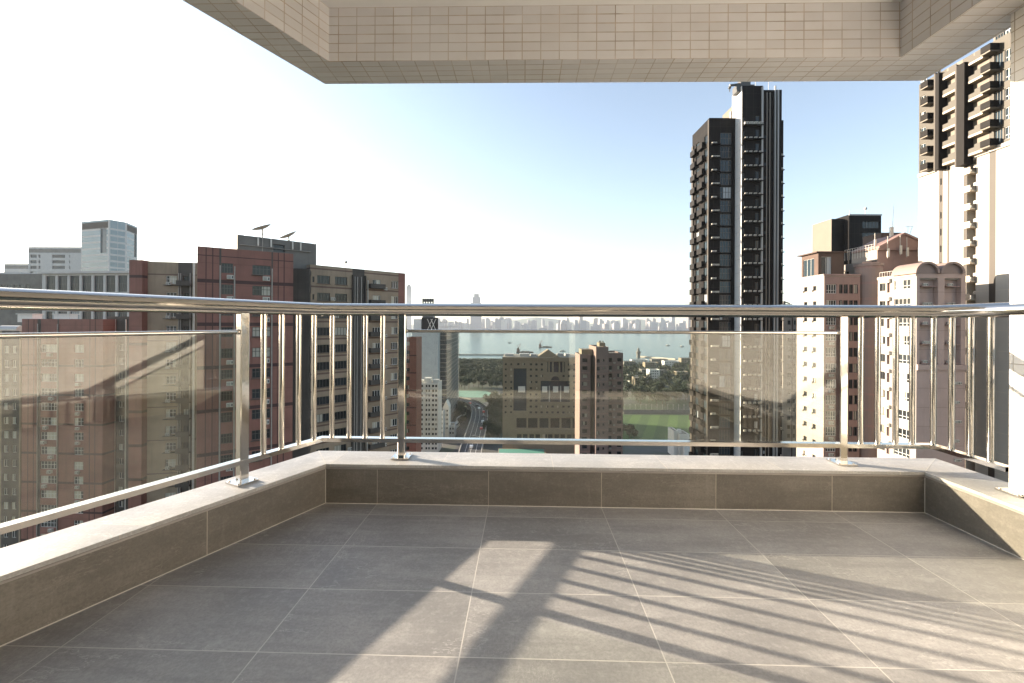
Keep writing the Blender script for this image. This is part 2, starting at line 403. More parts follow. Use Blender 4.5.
def window_mesh(wd, ht, mull, fm, pm, transom):
    key = (round(wd, 2), round(ht, 2), mull, fm, pm, transom)
    if key not in WIN:
        t = .07; f = MB()
        f.box(-wd / 2, wd / 2, -.03, .04, 0, t); f.box(-wd / 2, wd / 2, -.03, .04, ht - t, ht)
        f.box(-wd / 2, -wd / 2 + t, -.03, .04, t, ht - t); f.box(wd / 2 - t, wd / 2, -.03, .04, t, ht - t)
        for i in range(mull):
            x = -wd / 2 + wd * (i + 1) / (mull + 1); f.box(x - t / 2, x + t / 2, -.025, .035, t, ht - t)
        if transom:
            z = ht * transom
            xs = [-wd / 2 + t] + [q for i in range(mull) for q in (-wd / 2 + wd * (i + 1) / (mull + 1) - t / 2, -wd / 2 + wd * (i + 1) / (mull + 1) + t / 2)] + [wd / 2 - t]
            for i in range(0, len(xs), 2): f.box(xs[i], xs[i + 1], -.02, .03, z - t / 2, z + t / 2)
        p = MB(); p.box(-wd / 2 + .01, wd / 2 - .01, .045, .07, .01, ht - .01)
        WIN[key] = (f.data('window', M[fm]), p.data('pane', M[pm]))
    return WIN[key]
def windows(root, A, B, ops, mull=1, fm='alu', pm='pane', transom=0, depth=.16, name='window', pane=True):
    d, L = unit(A, B); inn = (-d[1], d[0]); b = wloc(root)
    for o in ops:
        f, p = window_mesh(o[1] - o[0], o[3] - o[2], mull, fm, pm, transom)
        c = (o[0] + o[1]) / 2
        ob = link(name, f, root)
        ob.location = (A[0] + d[0] * c + inn[0] * depth - b.x, A[1] + d[1] * c + inn[1] * depth - b.y, o[2] - b.z)
        ob.rotation_euler = (0, 0, math.atan2(d[1], d[0]))
        if pane: link('pane', p, ob)
PANE1 = {}
def dark_windows(root, A, B, ops, pm='pane', depth=.2):
    """far windows, one pane each"""
    d, L = unit(A, B); inn = (-d[1], d[0]); b = wloc(root)
    for o in ops:
        key = (round(o[1] - o[0], 2), round(o[3] - o[2], 2), pm)
        if key not in PANE1:
            q = MB(); q.box(-key[0] / 2, key[0] / 2, 0, .06, 0, key[1]); PANE1[key] = q.data('window', M[pm])
        c = (o[0] + o[1]) / 2; ob = link('window', PANE1[key], root)
        ob.location = (A[0] + d[0] * c + inn[0] * (depth - .01) - b.x, A[1] + d[1] * c + inn[1] * (depth - .01) - b.y, o[2] - b.z)
        ob.rotation_euler = (0, 0, math.atan2(d[1], d[0]))
AC = {}
def ac_unit(parent, A, B, u, z, big=1.0, out=.0, name='air_conditioner'):
    if 'm' not in AC:
        q = MB(); q.box(-.45, .45, -.42, .1, 0, .62)
        for i in range(6): q.box(-.40, .12, -.437, -.42, .06 + i * .085, .10 + i * .085, 1)
        q.box(.2, .40, -.43, -.42, .1, .5, 1)
        AC['m'] = q.data('air_conditioner', [M['ac'], M['darksteel']])
    d, L = unit(A, B); inn = (-d[1], d[0]); b = wloc(parent)
    o = link(name, AC['m'], parent)
    o.location = (A[0] + d[0] * u - inn[0] * out - b.x, A[1] + d[1] * u - inn[1] * out - b.y, z - b.z)
    o.rotation_euler = (0, 0, math.atan2(d[1], d[0])); o.scale = (big, big, big)
    return o
def on_wall(mb, A, B, u0, u1, z0, z1, out, inset_=0.0, mi=0):
    """box standing out from wall A-B"""
    d, L = unit(A, B); inn = (-d[1], d[0])
    T = Matrix(((d[0], inn[0], 0, A[0]), (d[1], inn[1], 0, A[1]), (0, 0, 1, 0), (0, 0, 0, 1)))
    mb.box(u0, u1, -out, inset_, z0, z1, mi, T)
def shell(mb, foot, z0, z1, faces=None, mi=0, roof=1, par=.8, depth=.22, hb=(), t=.25):
    """outer walls with openings, parapet and roof; returns ops kept for each edge"""
    faces = faces or {}; kept = {}
    n = len(foot)
    for i in range(n):
        A, B = foot[i], foot[(i + 1) % n]; fc = faces.get(i, {})
        kept[i] = facade(mb, A, B, z0, z1, fc.get('ops', ()), fc.get('depth', depth), fc.get('hb', hb), fc.get('vb', ()), fc.get('mi', mi))
    ins = inset(foot, t)
    for i in range(n):
        j = (i + 1) % n
        mb.face([(*foot[i], z1), (*foot[j], z1), (*ins[j], z1), (*ins[i], z1)], mi)
        if par: mb.face([(*ins[i], z1), (*ins[j], z1), (*ins[j], z1 - par), (*ins[i], z1 - par)], mi)
    mb.face([(*p, z1 - par) for p in ins], roof)
    return kept
def rectf(A, B, dep):
    d, L = unit(A, B); i = (-d[1] * dep, d[0] * dep)
    return [A, B, (B[0] + i[0], B[1] + i[1]), (A[0] + i[0], A[1] + i[1])]
def axis(x0, x1, y0, y1): return [(x0, y0), (x1, y0), (x1, y1), (x0, y1)]
def rows(u0, u1, ztop, n, pitch, h): return [(u0, u1, ztop - i * pitch - h, ztop - i * pitch) for i in range(n)]
def upx(A, B, x):
    p = hit(A, B, x); return math.hypot(p[0] - A[0], p[1] - A[1])
def centre(foot): return (sum(p[0] for p in foot) / len(foot), sum(p[1] for p in foot) / len(foot))

# ================================================================== THE SETTING
# ground: one sheet with the harbour bed let into it
mb = MB()
prof = [(-7000, GROUND), (890, GROUND), (896, -90), (4040, -90), (4046, -79), (7000, -79)]
xs = [-7000, -2000, -600, -200, 0, 200, 600, 2000, 7000]
for a, b in zip(prof, prof[1:]):
    for x0, x1 in zip(xs, xs[1:]):
        mb.face([(x0, a[0], a[1]), (x1, a[0], a[1]), (x1, b[0], b[1]), (x0, b[0], b[1])])
m, nt, b = mat('city_ground')
n1 = noise(nt, .02, 5, .6); n2 = noise(nt, .15, 4, .6)
nt.links.new(mix(nt, ramp(nt, n1, .4, .6), mix(nt, n2, (.05, .05, .05), (.12, .115, .105)), (.05, .07, .035)), b.inputs['Base Color']); b.inputs['Roughness'].default_value = .9
struct('ground', mb, m)
mb = MB()
for x0, x1 in zip(xs, xs[1:]): mb.face([(x0, 891, -83), (x1, 891, -83), (x1, 4044, -83), (x0, 4044, -83)])
m, nt, b = mat('harbour_water')
b.inputs['Base Color'].default_value = (.055, .11, .135, 1); b.inputs['Roughness'].default_value = .22; b.inputs['IOR'].default_value = 1.33
bp = nt.nodes.new('ShaderNodeBump'); bp.inputs['Strength'].default_value = .6; bp.inputs['Distance'].default_value = 1.0
nt.links.new(noise(nt, .12, 5, .6), bp.inputs['Height']); nt.links.new(bp.outputs[0], b.inputs['Normal'])
struct('water', mb, m)
# far hills behind the city across the harbour
mb = MB(); rnd = random.Random(3); prev = None
hx = [-6800 + 170 * i for i in range(81)]
hz = [-60 + 95 * (.5 + .5 * math.sin(x * .0011 + .8)) + 45 * math.sin(x * .0043) + rnd.uniform(-12, 12) for x in hx]
for i in range(80):
    mb.face([(hx[i], 5600, -79.5), (hx[i + 1], 5600, -79.5), (hx[i + 1], 6300, hz[i + 1]), (hx[i], 6300, hz[i])])
    mb.face([(hx[i], 6300, hz[i]), (hx[i + 1], 6300, hz[i + 1]), (hx[i + 1], 6900, -79.5), (hx[i], 6900, -79.5)])
struct('hills', mb, plain('hillside', (.07, .09, .05), .9, 0, .3, .01))

# haze: one closed box of thin air round everything
mb = MB(); mb.box(-7200, 7200, -7200, 7200, -91.5, 260)
hm = bpy.data.materials.new('haze'); hm.use_nodes = True; hm.node_tree.nodes.clear()
ho = hm.node_tree.nodes.new('ShaderNodeOutputMaterial'); hv = hm.node_tree.nodes.new('ShaderNodeVolumePrincipled')
hv.inputs['Color'].default_value = (.80, .88, 1.0, 1); hv.inputs['Density'].default_value = 0.55e-4; hv.inputs['Anisotropy'].default_value = .2
hm.node_tree.links.new(hv.outputs[0], ho.inputs['Volume'])
struct('haze', mb, hm, kind='stuff')

# playing field, roads
mb = MB(); fy0, fy1 = 297, 384
fx = [(gx(622, 402), 402), (gx(622, 402) + 6, 318), (gx(700, 318) + 20, 318), (gx(700, 402) + 10, 402)]
mb.face([(gx(612, fy0), fy0, GROUND + .05), (gx(705, fy0), fy0, GROUND + .05), (gx(705, fy1) , fy1, GROUND + .05), (gx(616, fy1), fy1, GROUND + .05)])
m, nt, b = mat('sports_turf')
tc = nt.nodes.new('ShaderNodeTexCoord'); mp = nt.nodes.new('ShaderNodeMapping'); mp.inputs['Rotation'].default_value = (0, 0, R(22)); nt.links.new(tc.outputs['Object'], mp.inputs[0])
sp = nt.nodes.new('ShaderNodeSeparateXYZ'); nt.links.new(mp.outputs[0], sp.inputs[0])
st = mth(nt, 'LESS_THAN', mth(nt, 'FRACT', mth(nt, 'DIVIDE', sp.outputs[0], 15.0)), .5)
c = mix(nt, mth(nt, 'MULTIPLY', st, .75), (.040, .090, .018), (.080, .150, .030))
c = mix(nt, ramp(nt, noise(nt, .05, 4, .6), .4, .7, 0, .5), c, (.05, .10, .03))
nt.links.new(c, b.inputs['Base Color']); b.inputs['Roughness'].default_value = .9
struct('sports_field', mb, m)
mb = MB(); mb.face([(gx(455, 480), 480, GROUND + .05), (gx(500, 480), 480, GROUND + .05), (gx(486, 516), 516, GROUND + .05), (gx(455, 516), 516, GROUND + .05)])
mb.face([(gx(459, 470), 470, GROUND + .06), (gx(484, 470), 470, GROUND + .06), (gx(484, 500), 500, GROUND + .06), (gx(459, 500), 500, GROUND + .06)])
struct('tennis_court', mb, plain('court_green', (.10, .24, .19), .8, 0, .15, .1))
asph = plain('asphalt', (.055, .055, .057), .85, 0, .25, .2); kerbm = plain('concrete_barrier', (.30, .29, .27), .8)
paint = plain('road_paint', (.75, .74, .70), .7)
def ribbon(name, pts, width, z, barrier, marks=3):
    """road as a strip with side barriers and lane lines"""
    mb = MB(); P = []
    for i, p in enumerate(pts):
        a = pts[max(0, i - 1)]; c = pts[min(len(pts) - 1, i + 1)]; (dx, dy), _ = unit(a, c); P.append((p[0], p[1], -dy, dx))
    def strip(k0, k1, zz, mi):
        for a, c in zip(P, P[1:]):
            mb.face([(a[0] + a[2] * k1, a[1] + a[3] * k1, zz), (a[0] + a[2] * k0, a[1] + a[3] * k0, zz), (c[0] + c[2] * k0, c[1] + c[3] * k0, zz), (c[0] + c[2] * k1, c[1] + c[3] * k1, zz)][::-1], mi)
    def wallside(k, z0, z1, mi):
        for a, c in zip(P, P[1:]):
            mb.face([(a[0] + a[2] * k, a[1] + a[3] * k, z0), (c[0] + c[2] * k, c[1] + c[3] * k, z0), (c[0] + c[2] * k, c[1] + c[3] * k, z1), (a[0] + a[2] * k, a[1] + a[3] * k, z1)], mi)
    h = width / 2; strip(-h, h, z, 0)
    for k in range(1, marks + 1):
        q = -h + width * k / (marks + 1); strip(q - .08, q + .08, z + .03, 2)
    if barrier:
        for s in (-1, 1):
            strip(min(s * h, s * (h + .5)), max(s * h, s * (h + .5)), z + 1.1, 1)
            wallside(s * h, z, z + 1.1, 1); wallside(s * (h + .5), z - 1.8, z + 1.1, 1)
        for i in range(1, len(P) - 1, 2):
            mb.box(P[i][0] - 1, P[i][0] + 1, P[i][1] - 1, P[i][1] + 1, GROUND, z - 1.2, 1)
        strip(-h - .5, h + .5, z - 1.8, 1)
    return struct(name, mb, [asph, kerbm, paint])
def smooth(pts, n=6):
    out = []
    for i in range(len(pts) - 1):
        p0, p1, p2, p3 = pts[max(0, i - 1)], pts[i], pts[i + 1], pts[min(len(pts) - 1, i + 2)]
        for k in range(n):
            t = k / n
            out.append(tuple(.5 * ((2 * p1[c]) + (-p0[c] + p2[c]) * t + (2 * p0[c] - 5 * p1[c] + 4 * p2[c] - p3[c]) * t * t + (-p0[c] + 3 * p1[c] - 3 * p2[c] + p3[c]) * t ** 3) for c in range(2)))
    return out + [pts[-1]]
FLY = -72.0
def atg(x, y, z): Y = F * (EYE - z) / (y - HY); return (gx(x, Y), Y)
road_main = smooth([atg(452, 480, GROUND), atg(466, 452, GROUND), atg(475, 435, GROUND), atg(479, 420, GROUND), atg(481, 411, GROUND), atg(490, 404, GROUND), atg(512, 399, GROUND)])
fly1 = smooth([atg(467, 480, FLY), atg(471, 452, FLY), atg(477, 430, FLY), atg(480, 416, FLY), atg(478.5, 407.5, FLY), atg(470, 402, FLY), atg(457, 399.5, FLY), atg(442, 398.5, FLY)])
ribbon('road', road_main, 15, GROUND + .12, False)
ribbon('flyover', fly1, 12, FLY, True)
road2 = [atg(600, 411, GROUND), atg(705, 411, GROUND)]
ribbon('park_road', road2, 12, GROUND + .1, False)

# ================================================================== THE BALCONY
U = Vector((.99963, -.0273)); V = Vector((.0273, .99963))      # along the front edge / away from the house
FL = fp(325.4, 503.2); FR = fp(922, 511.5)
LW = Vector((-(732.6 - 512) / F, -1.0)).normalized()
FR = FL + U * ((FR - FL).dot(U))
NL = Vector((-LW.y, LW.x)) * -1                                  # outward of the left wall
if NL.x > 0: NL = -NL
def cross2(p, d, q, e):
    k = d.x * e.y - d.y * e.x; t = ((q - p).x * e.y - (q - p).y * e.x) / k; return p + d * t
J0 = fp(488.4, 506.3).dot(U); JV = fp(487, 592.4).dot(V)        # phase of the floor joints
BACK = -.72                                                      # v of the house wall
def plan(of, ol, orr, back=BACK, lwback=None):
    """polyline of the balcony edge pushed outwards: front, left, right offsets"""
    f0 = FL + V * of; l0 = FL + NL * ol; r0 = FR + U * orr
    cl = cross2(f0, U, l0, LW); cr = cross2(f0, U, r0, V)
    bp_ = V * back
    bl = cross2(l0, LW, bp_, U); br = cross2(r0, V, bp_, U)
    return [bl, cl, cr, br]
IN = plan(0, 0, 0); OUT = plan(.235, .235, .27)
stone_floor = stone_mat('grey_stone_floor_tile', (.345, .336, .330), (.6, .308, J0, JV, .0035, .0035), (.55, .53, .50))
def drip(m):
    nt = m.node_tree; b = nt.nodes['Principled BSDF']; src = b.inputs['Base Color'].links[0].from_socket
    uv = nt.nodes.new('ShaderNodeUVMap'); d = noise(nt, 1.0, 5, .65, vec=uv.outputs[0], scl=(16, 1.6, 1)); d2 = noise(nt, 1.0, 3, .5, vec=uv.outputs[0], scl=(3, 3, 1))
    k = mth(nt, 'MULTIPLY', ramp(nt, d, .58, .72, 0, .3), ramp(nt, d2, .45, .65))
    nt.links.new(mix(nt, k, src, (.42, .39, .34)), b.inputs['Base Color']); return m
stone_wall = stone_mat('brown_grey_wall_tile', (.212, .194, .172), (.6, .9, .0, -.5, .0035, .003), (.52, .47, .38), .4); drip(stone_wall)
stone_cap = stone_mat('pale_stone_coping', (.50, .49, .48), (.6, .9, .16, -.2, .003, .003), (.62, .57, .49), .4, .05, .2)
# floor
mb = MB(); mb.face([(p.x, p.y, 0) for p in (IN[0], IN[3], IN[2], IN[1])])
me_uv = (U.x, U.y)
fl = struct('floor', mb, stone_floor, uv=(U.x, U.y))
# slab under the floor
# parapet: tiled upstand with an overhanging stone coping
CAPZ = .213
par = thing('parapet_wall', 'low tiled parapet wall with pale stone coping round the balcony floor', 'wall', (0, 2.4, 0))
mb = MB()
inn_, out_ = IN, plan(.228, .228, .262)
seg = [(0, 1), (1, 2), (2, 3)]
for a, b_ in seg:
    # inside face
    mb.face([(inn_[b_].x, inn_[b_].y, 0), (inn_[a].x, inn_[a].y, 0), (inn_[a].x, inn_[a].y, CAPZ - .016), (inn_[b_].x, inn_[b_].y, CAPZ - .016)][::-1])
wall = MB(); wall.f = mb.f; wall.v = mb.v; wall.m = mb.m; wall.sm = mb.sm
o = build('tile_face', wall, stone_wall, par, uv=True)
# own tile phase on each wall: u counted from the right place
ul = o.data.uv_layers[0]
for p in o.data.polygons:
    a, b_ = seg[p.index]
    for li in p.loop_indices:
        c = Vector(o.data.vertices[o.data.loops[li].vertex_index].co) + wloc(par)
        q = Vector((c.x, c.y))
        if p.index == 1: u = q.dot(U) - J0
        elif p.index == 0: u = (q - FL).length + .006
        else: u = (q - FR).length + .01
        ul.data[li].uv = (u, c.z)
mb = MB()
for a, b_ in seg:
    A0, A1, B1, B0 = out_[a], inn_[a], inn_[b_], out_[b_]
    mb.face([(A0.x, A0.y, -.9), (B0.x, B0.y, -.9), (B0.x, B0.y, CAPZ - .016), (A0.x, A0.y, CAPZ - .016)])
build('outer_face', mb, M['luxbeige'], par)
for a, b_ in seg:
    d = (IN[b_] - IN[a]).normalized(); n_ = Vector((-d.y, d.x)); n_ = n_ if (n_.dot(-IN[a] + Vector((0, 1.0))) > 0) else -n_
    e0, e1 = IN[a], IN[b_]; k = .0032
    mb = MB(); q = [(e0.x, e0.y, .0005), (e1.x, e1.y, .0005), (e1.x + n_.x * k, e1.y + n_.y * k, .0005), (e0.x + n_.x * k, e0.y + n_.y * k, .0005), (e0.x, e0.y, k), (e1.x, e1.y, k)]
    mb.mesh([(x + n_.x * .0004, y + n_.y * .0004, z) for x, y, z in q], [(3, 2, 5, 4), (0, 3, 4), (1, 5, 2), (0, 1, 2, 3)]); build('sealant', mb, M['sealant'], par)
for p in (IN[1], IN[2]):
    mb = MB(); mb.tube([(p.x - .001 * (1 if p.x > 0 else -1), p.y - .001, .004), (p.x - .001 * (1 if p.x > 0 else -1), p.y - .001, CAPZ - .03)], .002, 6); build('sealant', mb, M['sealant'], par)
tp = plan(-.0025, -.0025, -.0025); tq = plan(.01, .01, .01)
mb = MB()
for a, b_ in seg: mb.prism([(p.x, p.y) for p in (tp[a], tp[b_], tq[b_], tq[a])], CAPZ - .0265, CAPZ - .0185)
build('coping_trim', mb, M['trim'], par)
# slab that carries it
mb = MB(); so = plan(.224, .224, .258)
mb.prism([so[0], so[3], so[2], so[1]], -.85, -.05); build('slab', mb, M['grey_concrete'], par)
mb = MB(); ci = plan(-.004, -.004, -.004); 
for a, b_ in seg:
    q = [ci[a], ci[b_], OUT[b_], OUT[a]]
    mb.prism([(p.x, p.y) for p in q], CAPZ - .016, CAPZ)
cp = build('coping', mb, stone_cap, par, uv=(U.x, U.y))
for a_, b_ in ((ci[1], OUT[1]), (ci[2], OUT[2])):
    d = (b_ - a_).normalized(); T = Matrix(((d.x, -d.y, 0, a_.x), (d.y, d.x, 0, a_.y), (0, 0, 1, 0), (0, 0, 0, 1)))
    mb = MB(); mb.box(.002, (b_ - a_).length - .002, -.0015, .0015, CAPZ - .01, CAPZ + .0006, 0, T); build('mitre_joint', mb, M['sealant'], par)
# ceiling and its tiled edge beam, the same plan one floor up
BZ, CZ = 2.397, 2.69
def beam_plan(cl, cr):
    cl, cr = fp(*cl, BZ), fp(*cr, BZ); bp_ = V * BACK
    return [cross2(cl, LW, bp_, U), cl, cr, cross2(cr, V, bp_, U)]
bi = beam_plan((329, 61.5), (901, 57)); bo = beam_plan((325, 84), (923, 80.7))
beam_m = mosaic_mat('beige_mosaic_tile', (.74, .73, .745), .1, .0488, (.57, .47, .39), 0, BZ)
bm_ = thing('edge_beam', 'beige tiled beam hanging overhead along the balcony ceiling edge', 'beam', (0, 2.4, BZ))
mb = MB()
for a, b_ in seg:
    A0, A1, B1, B0 = bo[a], bi[a], bi[b_], bo[b_]
    mb.face([(A1.x, A1.y, BZ), (B1.x, B1.y, BZ), (B1.x, B1.y, CZ), (A1.x, A1.y, CZ)][::-1])
    mb.face([(A0.x, A0.y, BZ), (B0.x, B0.y, BZ), (B0.x, B0.y, 3.7), (A0.x, A0.y, 3.7)])
    mb.face([(A0.x, A0.y, BZ), (A1.x, A1.y, BZ), (B1.x, B1.y, BZ), (B0.x, B0.y, BZ)])
    mb.face([(A0.x, A0.y, 3.7), (A1.x, A1.y, 3.7), (B1.x, B1.y, 3.7), (B0.x, B0.y, 3.7)][::-1])
build('tiled_beam', mb, beam_m, bm_, uv=(U.x, U.y))
mb = MB(); mb.prism([bi[0], bi[3], bi[2], bi[1]], CZ, CZ + .2)
struct('ceiling', mb, wall_mat('white_ceiling_plaster', (.82, .82, .83), .8, .05, .05, nscale=1.5))
# house wall behind, with its sliding door; right pillar on the parapet
hb_l = V * BACK - U * 3.2; hb_r = V * BACK + U * 3.4
pil_m = mosaic_mat('cream_mosaic_tile', (.83, .82, .81), .098, .0472, (.50, .42, .33), .02, .0, .004)
hw = thing('house_wall', 'cream tiled house wall with a wide sliding glass door behind the balcony', 'wall', (0, BACK, 0))
mb = MB()
A, B = tuple(hb_r), tuple(hb_l)
L_ = (hb_r - hb_l).length
ops = [(1.15, 6.0, .02, 2.3)]
facade(mb, A, B, -.9, 3.7, ops, .14)
T_in = V * -.5
build('tiled_wall', mb, pil_m, hw, uv=True)
windows(hw, A, B, ops, 2, 'alu', 'darkglass_pane' if 'darkglass_pane' in M else 'pane_blue', 0, .08, 'sliding_door')
pill = thing('pillar', 'cream tiled pillar standing on the coping at the railing end', 'pillar', (2.4, 1.4, CAPZ))
mb = MB(); pr = FR + U * .13
near = cross2(pr, V, Vector(V * BACK), U)
far = Vector(hit(tuple(pr), tuple(pr + V), 1009.5))
pw = .62
mb.prism([tuple(near + V * .003), tuple(near + U * pw + V * .003), tuple(far + U * pw), tuple(far)], CAPZ + .003, 3.7)
build('tiled_face', mb, pil_m, pill, uv=True)

# ---- railing
rl = thing('balcony_railing', 'polished steel balcony railing with glass panels and upright bars', 'railing', (0, 2.45, CAPZ))
RP = plan(.128, .125, .155)
z_hand, r_hand = 1.049, .0355
rail_end = Vector(hit(tuple(RP[2]), tuple(RP[3]), 1011))
lend = cross2(RP[1], LW, V * (BACK + .03), U)
mb = MB(); c3 = lambda p, z: (p.x, p.y, z)
mb.tube([c3(lend, z_hand), c3(RP[1], z_hand), c3(RP[2], z_hand), c3(rail_end - V * .12, z_hand)], r_hand, 40)
build('handrail', mb, M['steel'], rl)
# welded sleeves at the corners
for p, d1, d2 in ((RP[1], LW, U), (RP[2], -U, -V)):
    mb = MB(); mb.tube([c3(p + d1 * .004, z_hand), c3(p, z_hand), c3(p + d2 * .004, z_hand)], r_hand + .0012, 40); build('corner_sleeve', mb, M['steel'], rl)
zb0, zb1 = .302, .324; hw_ = .022
def rail_poly(off): return plan(.128 + off, .125 + off, .155 + off)
ro, ri = rail_poly(hw_), rail_poly(-hw_)
mb = MB(); lo_, li_ = cross2(ro[1], LW, V * (BACK + .03), U), cross2(ri[1], LW, V * (BACK + .03), U)
oo = [lo_, ro[1], ro[2], cross2(ro[2], -V, rail_end, U)]; ii = [li_, ri[1], ri[2], cross2(ri[2], -V, rail_end, U)]
for a, b_ in seg:
    mb.face([c3(ii[a], zb0), c3(ii[b_], zb0), c3(ii[b_], zb1), c3(ii[a], zb1)][::-1]); mb.face([c3(oo[a], zb0), c3(oo[b_], zb0), c3(oo[b_], zb1), c3(oo[a], zb1)])
    mb.face([c3(ii[a], zb1), c3(ii[b_], zb1), c3(oo[b_], zb1), c3(oo[a], zb1)][::-1]); mb.face([c3(ii[a], zb0), c3(ii[b_], zb0), c3(oo[b_], zb0), c3(oo[a], zb0)])
build('bottom_rail', mb, M['steel'], rl)
def frame2(p, d, z=0):   # matrix with x along d
    return Matrix(((d.x, -d.y, 0, p.x), (d.y, d.x, 0, p.y), (0, 0, 1, z), (0, 0, 0, 1)))
def on_left(x): return Vector(hit(tuple(RP[1]), tuple(RP[1] + LW), x))
def on_front(x): return Vector(hit(tuple(RP[1]), tuple(RP[2]), x))
def on_right(x): return Vector(hit(tuple(RP[2]), tuple(RP[2] + V), x))
post_left = on_left(243); post_f1 = on_front(402.5); post_f2 = on_front(842); post_l2 = post_left + LW * 1.75
post_r = rail_end - V * .03
def post(p, d, wd=.042):
    mb = MB(); T = frame2(p, d)
    h = wd / 2; bev = .004
    poly = [(-h + bev, -h), (h - bev, -h), (h, -h + bev), (h, h - bev), (h - bev, h), (-h + bev, h), (-h, h - bev), (-h, -h + bev)]
    pp = [T @ Vector((a, b_, 0)) for a, b_ in poly]
    mb.prism([(q.x, q.y) for q in pp], CAPZ + .006, z_hand - r_hand + .006)
    o = build('post', mb, M['steel'], rl)
    mb = MB(); mb.box(-.05, .05, -.05, .05, CAPZ + .001, CAPZ + .009, 0, T)
    for sx in (-1, 1):
        for sy in (-1, 1): mb.tube([T @ Vector((sx * .038, sy * .038, CAPZ + .009)), T @ Vector((sx * .038, sy * .038, CAPZ + .014))], .006, 8)
    build('base_plate', mb, M['steel'], o)
    return o
for p, d in ((post_left, -LW), (post_l2, -LW), (post_f1, U), (post_f2, U), (post_r, V)): post(p, d)
def bar(p):
    mb = MB(); mb.tube([c3(p, zb1 - .004), c3(p, z_hand - r_hand + .01)], .0135, 16); build('baluster', mb, M['steel'], rl)
for x in (264, 282, 299, 314.5): bar(on_left(x))
for x in (332.5, 349.7, 365.8, 383, 861, 878, 896, 912.5): bar(on_front(x))
for x in (933.6, 952, 971, 991): bar(on_right(x))
def glass(p, q, dz=0.0):
    d = (q - p).normalized(); a = p + d * .034; b_ = q - d * .034; L = (b_ - a).length; T = frame2(a, d)
    mb = MB(); mb.box(0, L, -.006, .006, zb1 + .004, .921, 0, T)
    build('glass_panel', mb, M['glass'], rl)
    mb = MB(); mb.tube([T @ Vector((-.012, 0, .930)), T @ Vector((L + .012, 0, .930))], .009, 12)
    for x in (-.012, L + .012): mb.sphere(T @ Vector((x, 0, .930)), .013, 10)
    build('glass_rail', mb, M['steel'], rl)
glass(post_f1, post_f2); glass(post_l2, post_left)
gl_end = lend
glass(lend + (-LW) * .06, post_l2)

# ================================================================== CITY: LEFT
def estate(name, label, foot, z1, walls, cat='apartment tower', group=None, z0=GROUND):
    c = centre(foot); return thing(name, label, cat, (c[0], c[1], z0), group)
def pipes(root, A, B, us, z0, z1, r=.09, m='pipe', out=.12):
    d, L = unit(A, B); inn = (-d[1], d[0])
    for u in us:
        mb = MB(); x, y = A[0] + d[0] * u - inn[0] * out, A[1] + d[1] * u - inn[1] * out
        mb.tube([(x, y, z0), (x, y, z1)], r, 8); build('drain_pipe', mb, M[m], root)

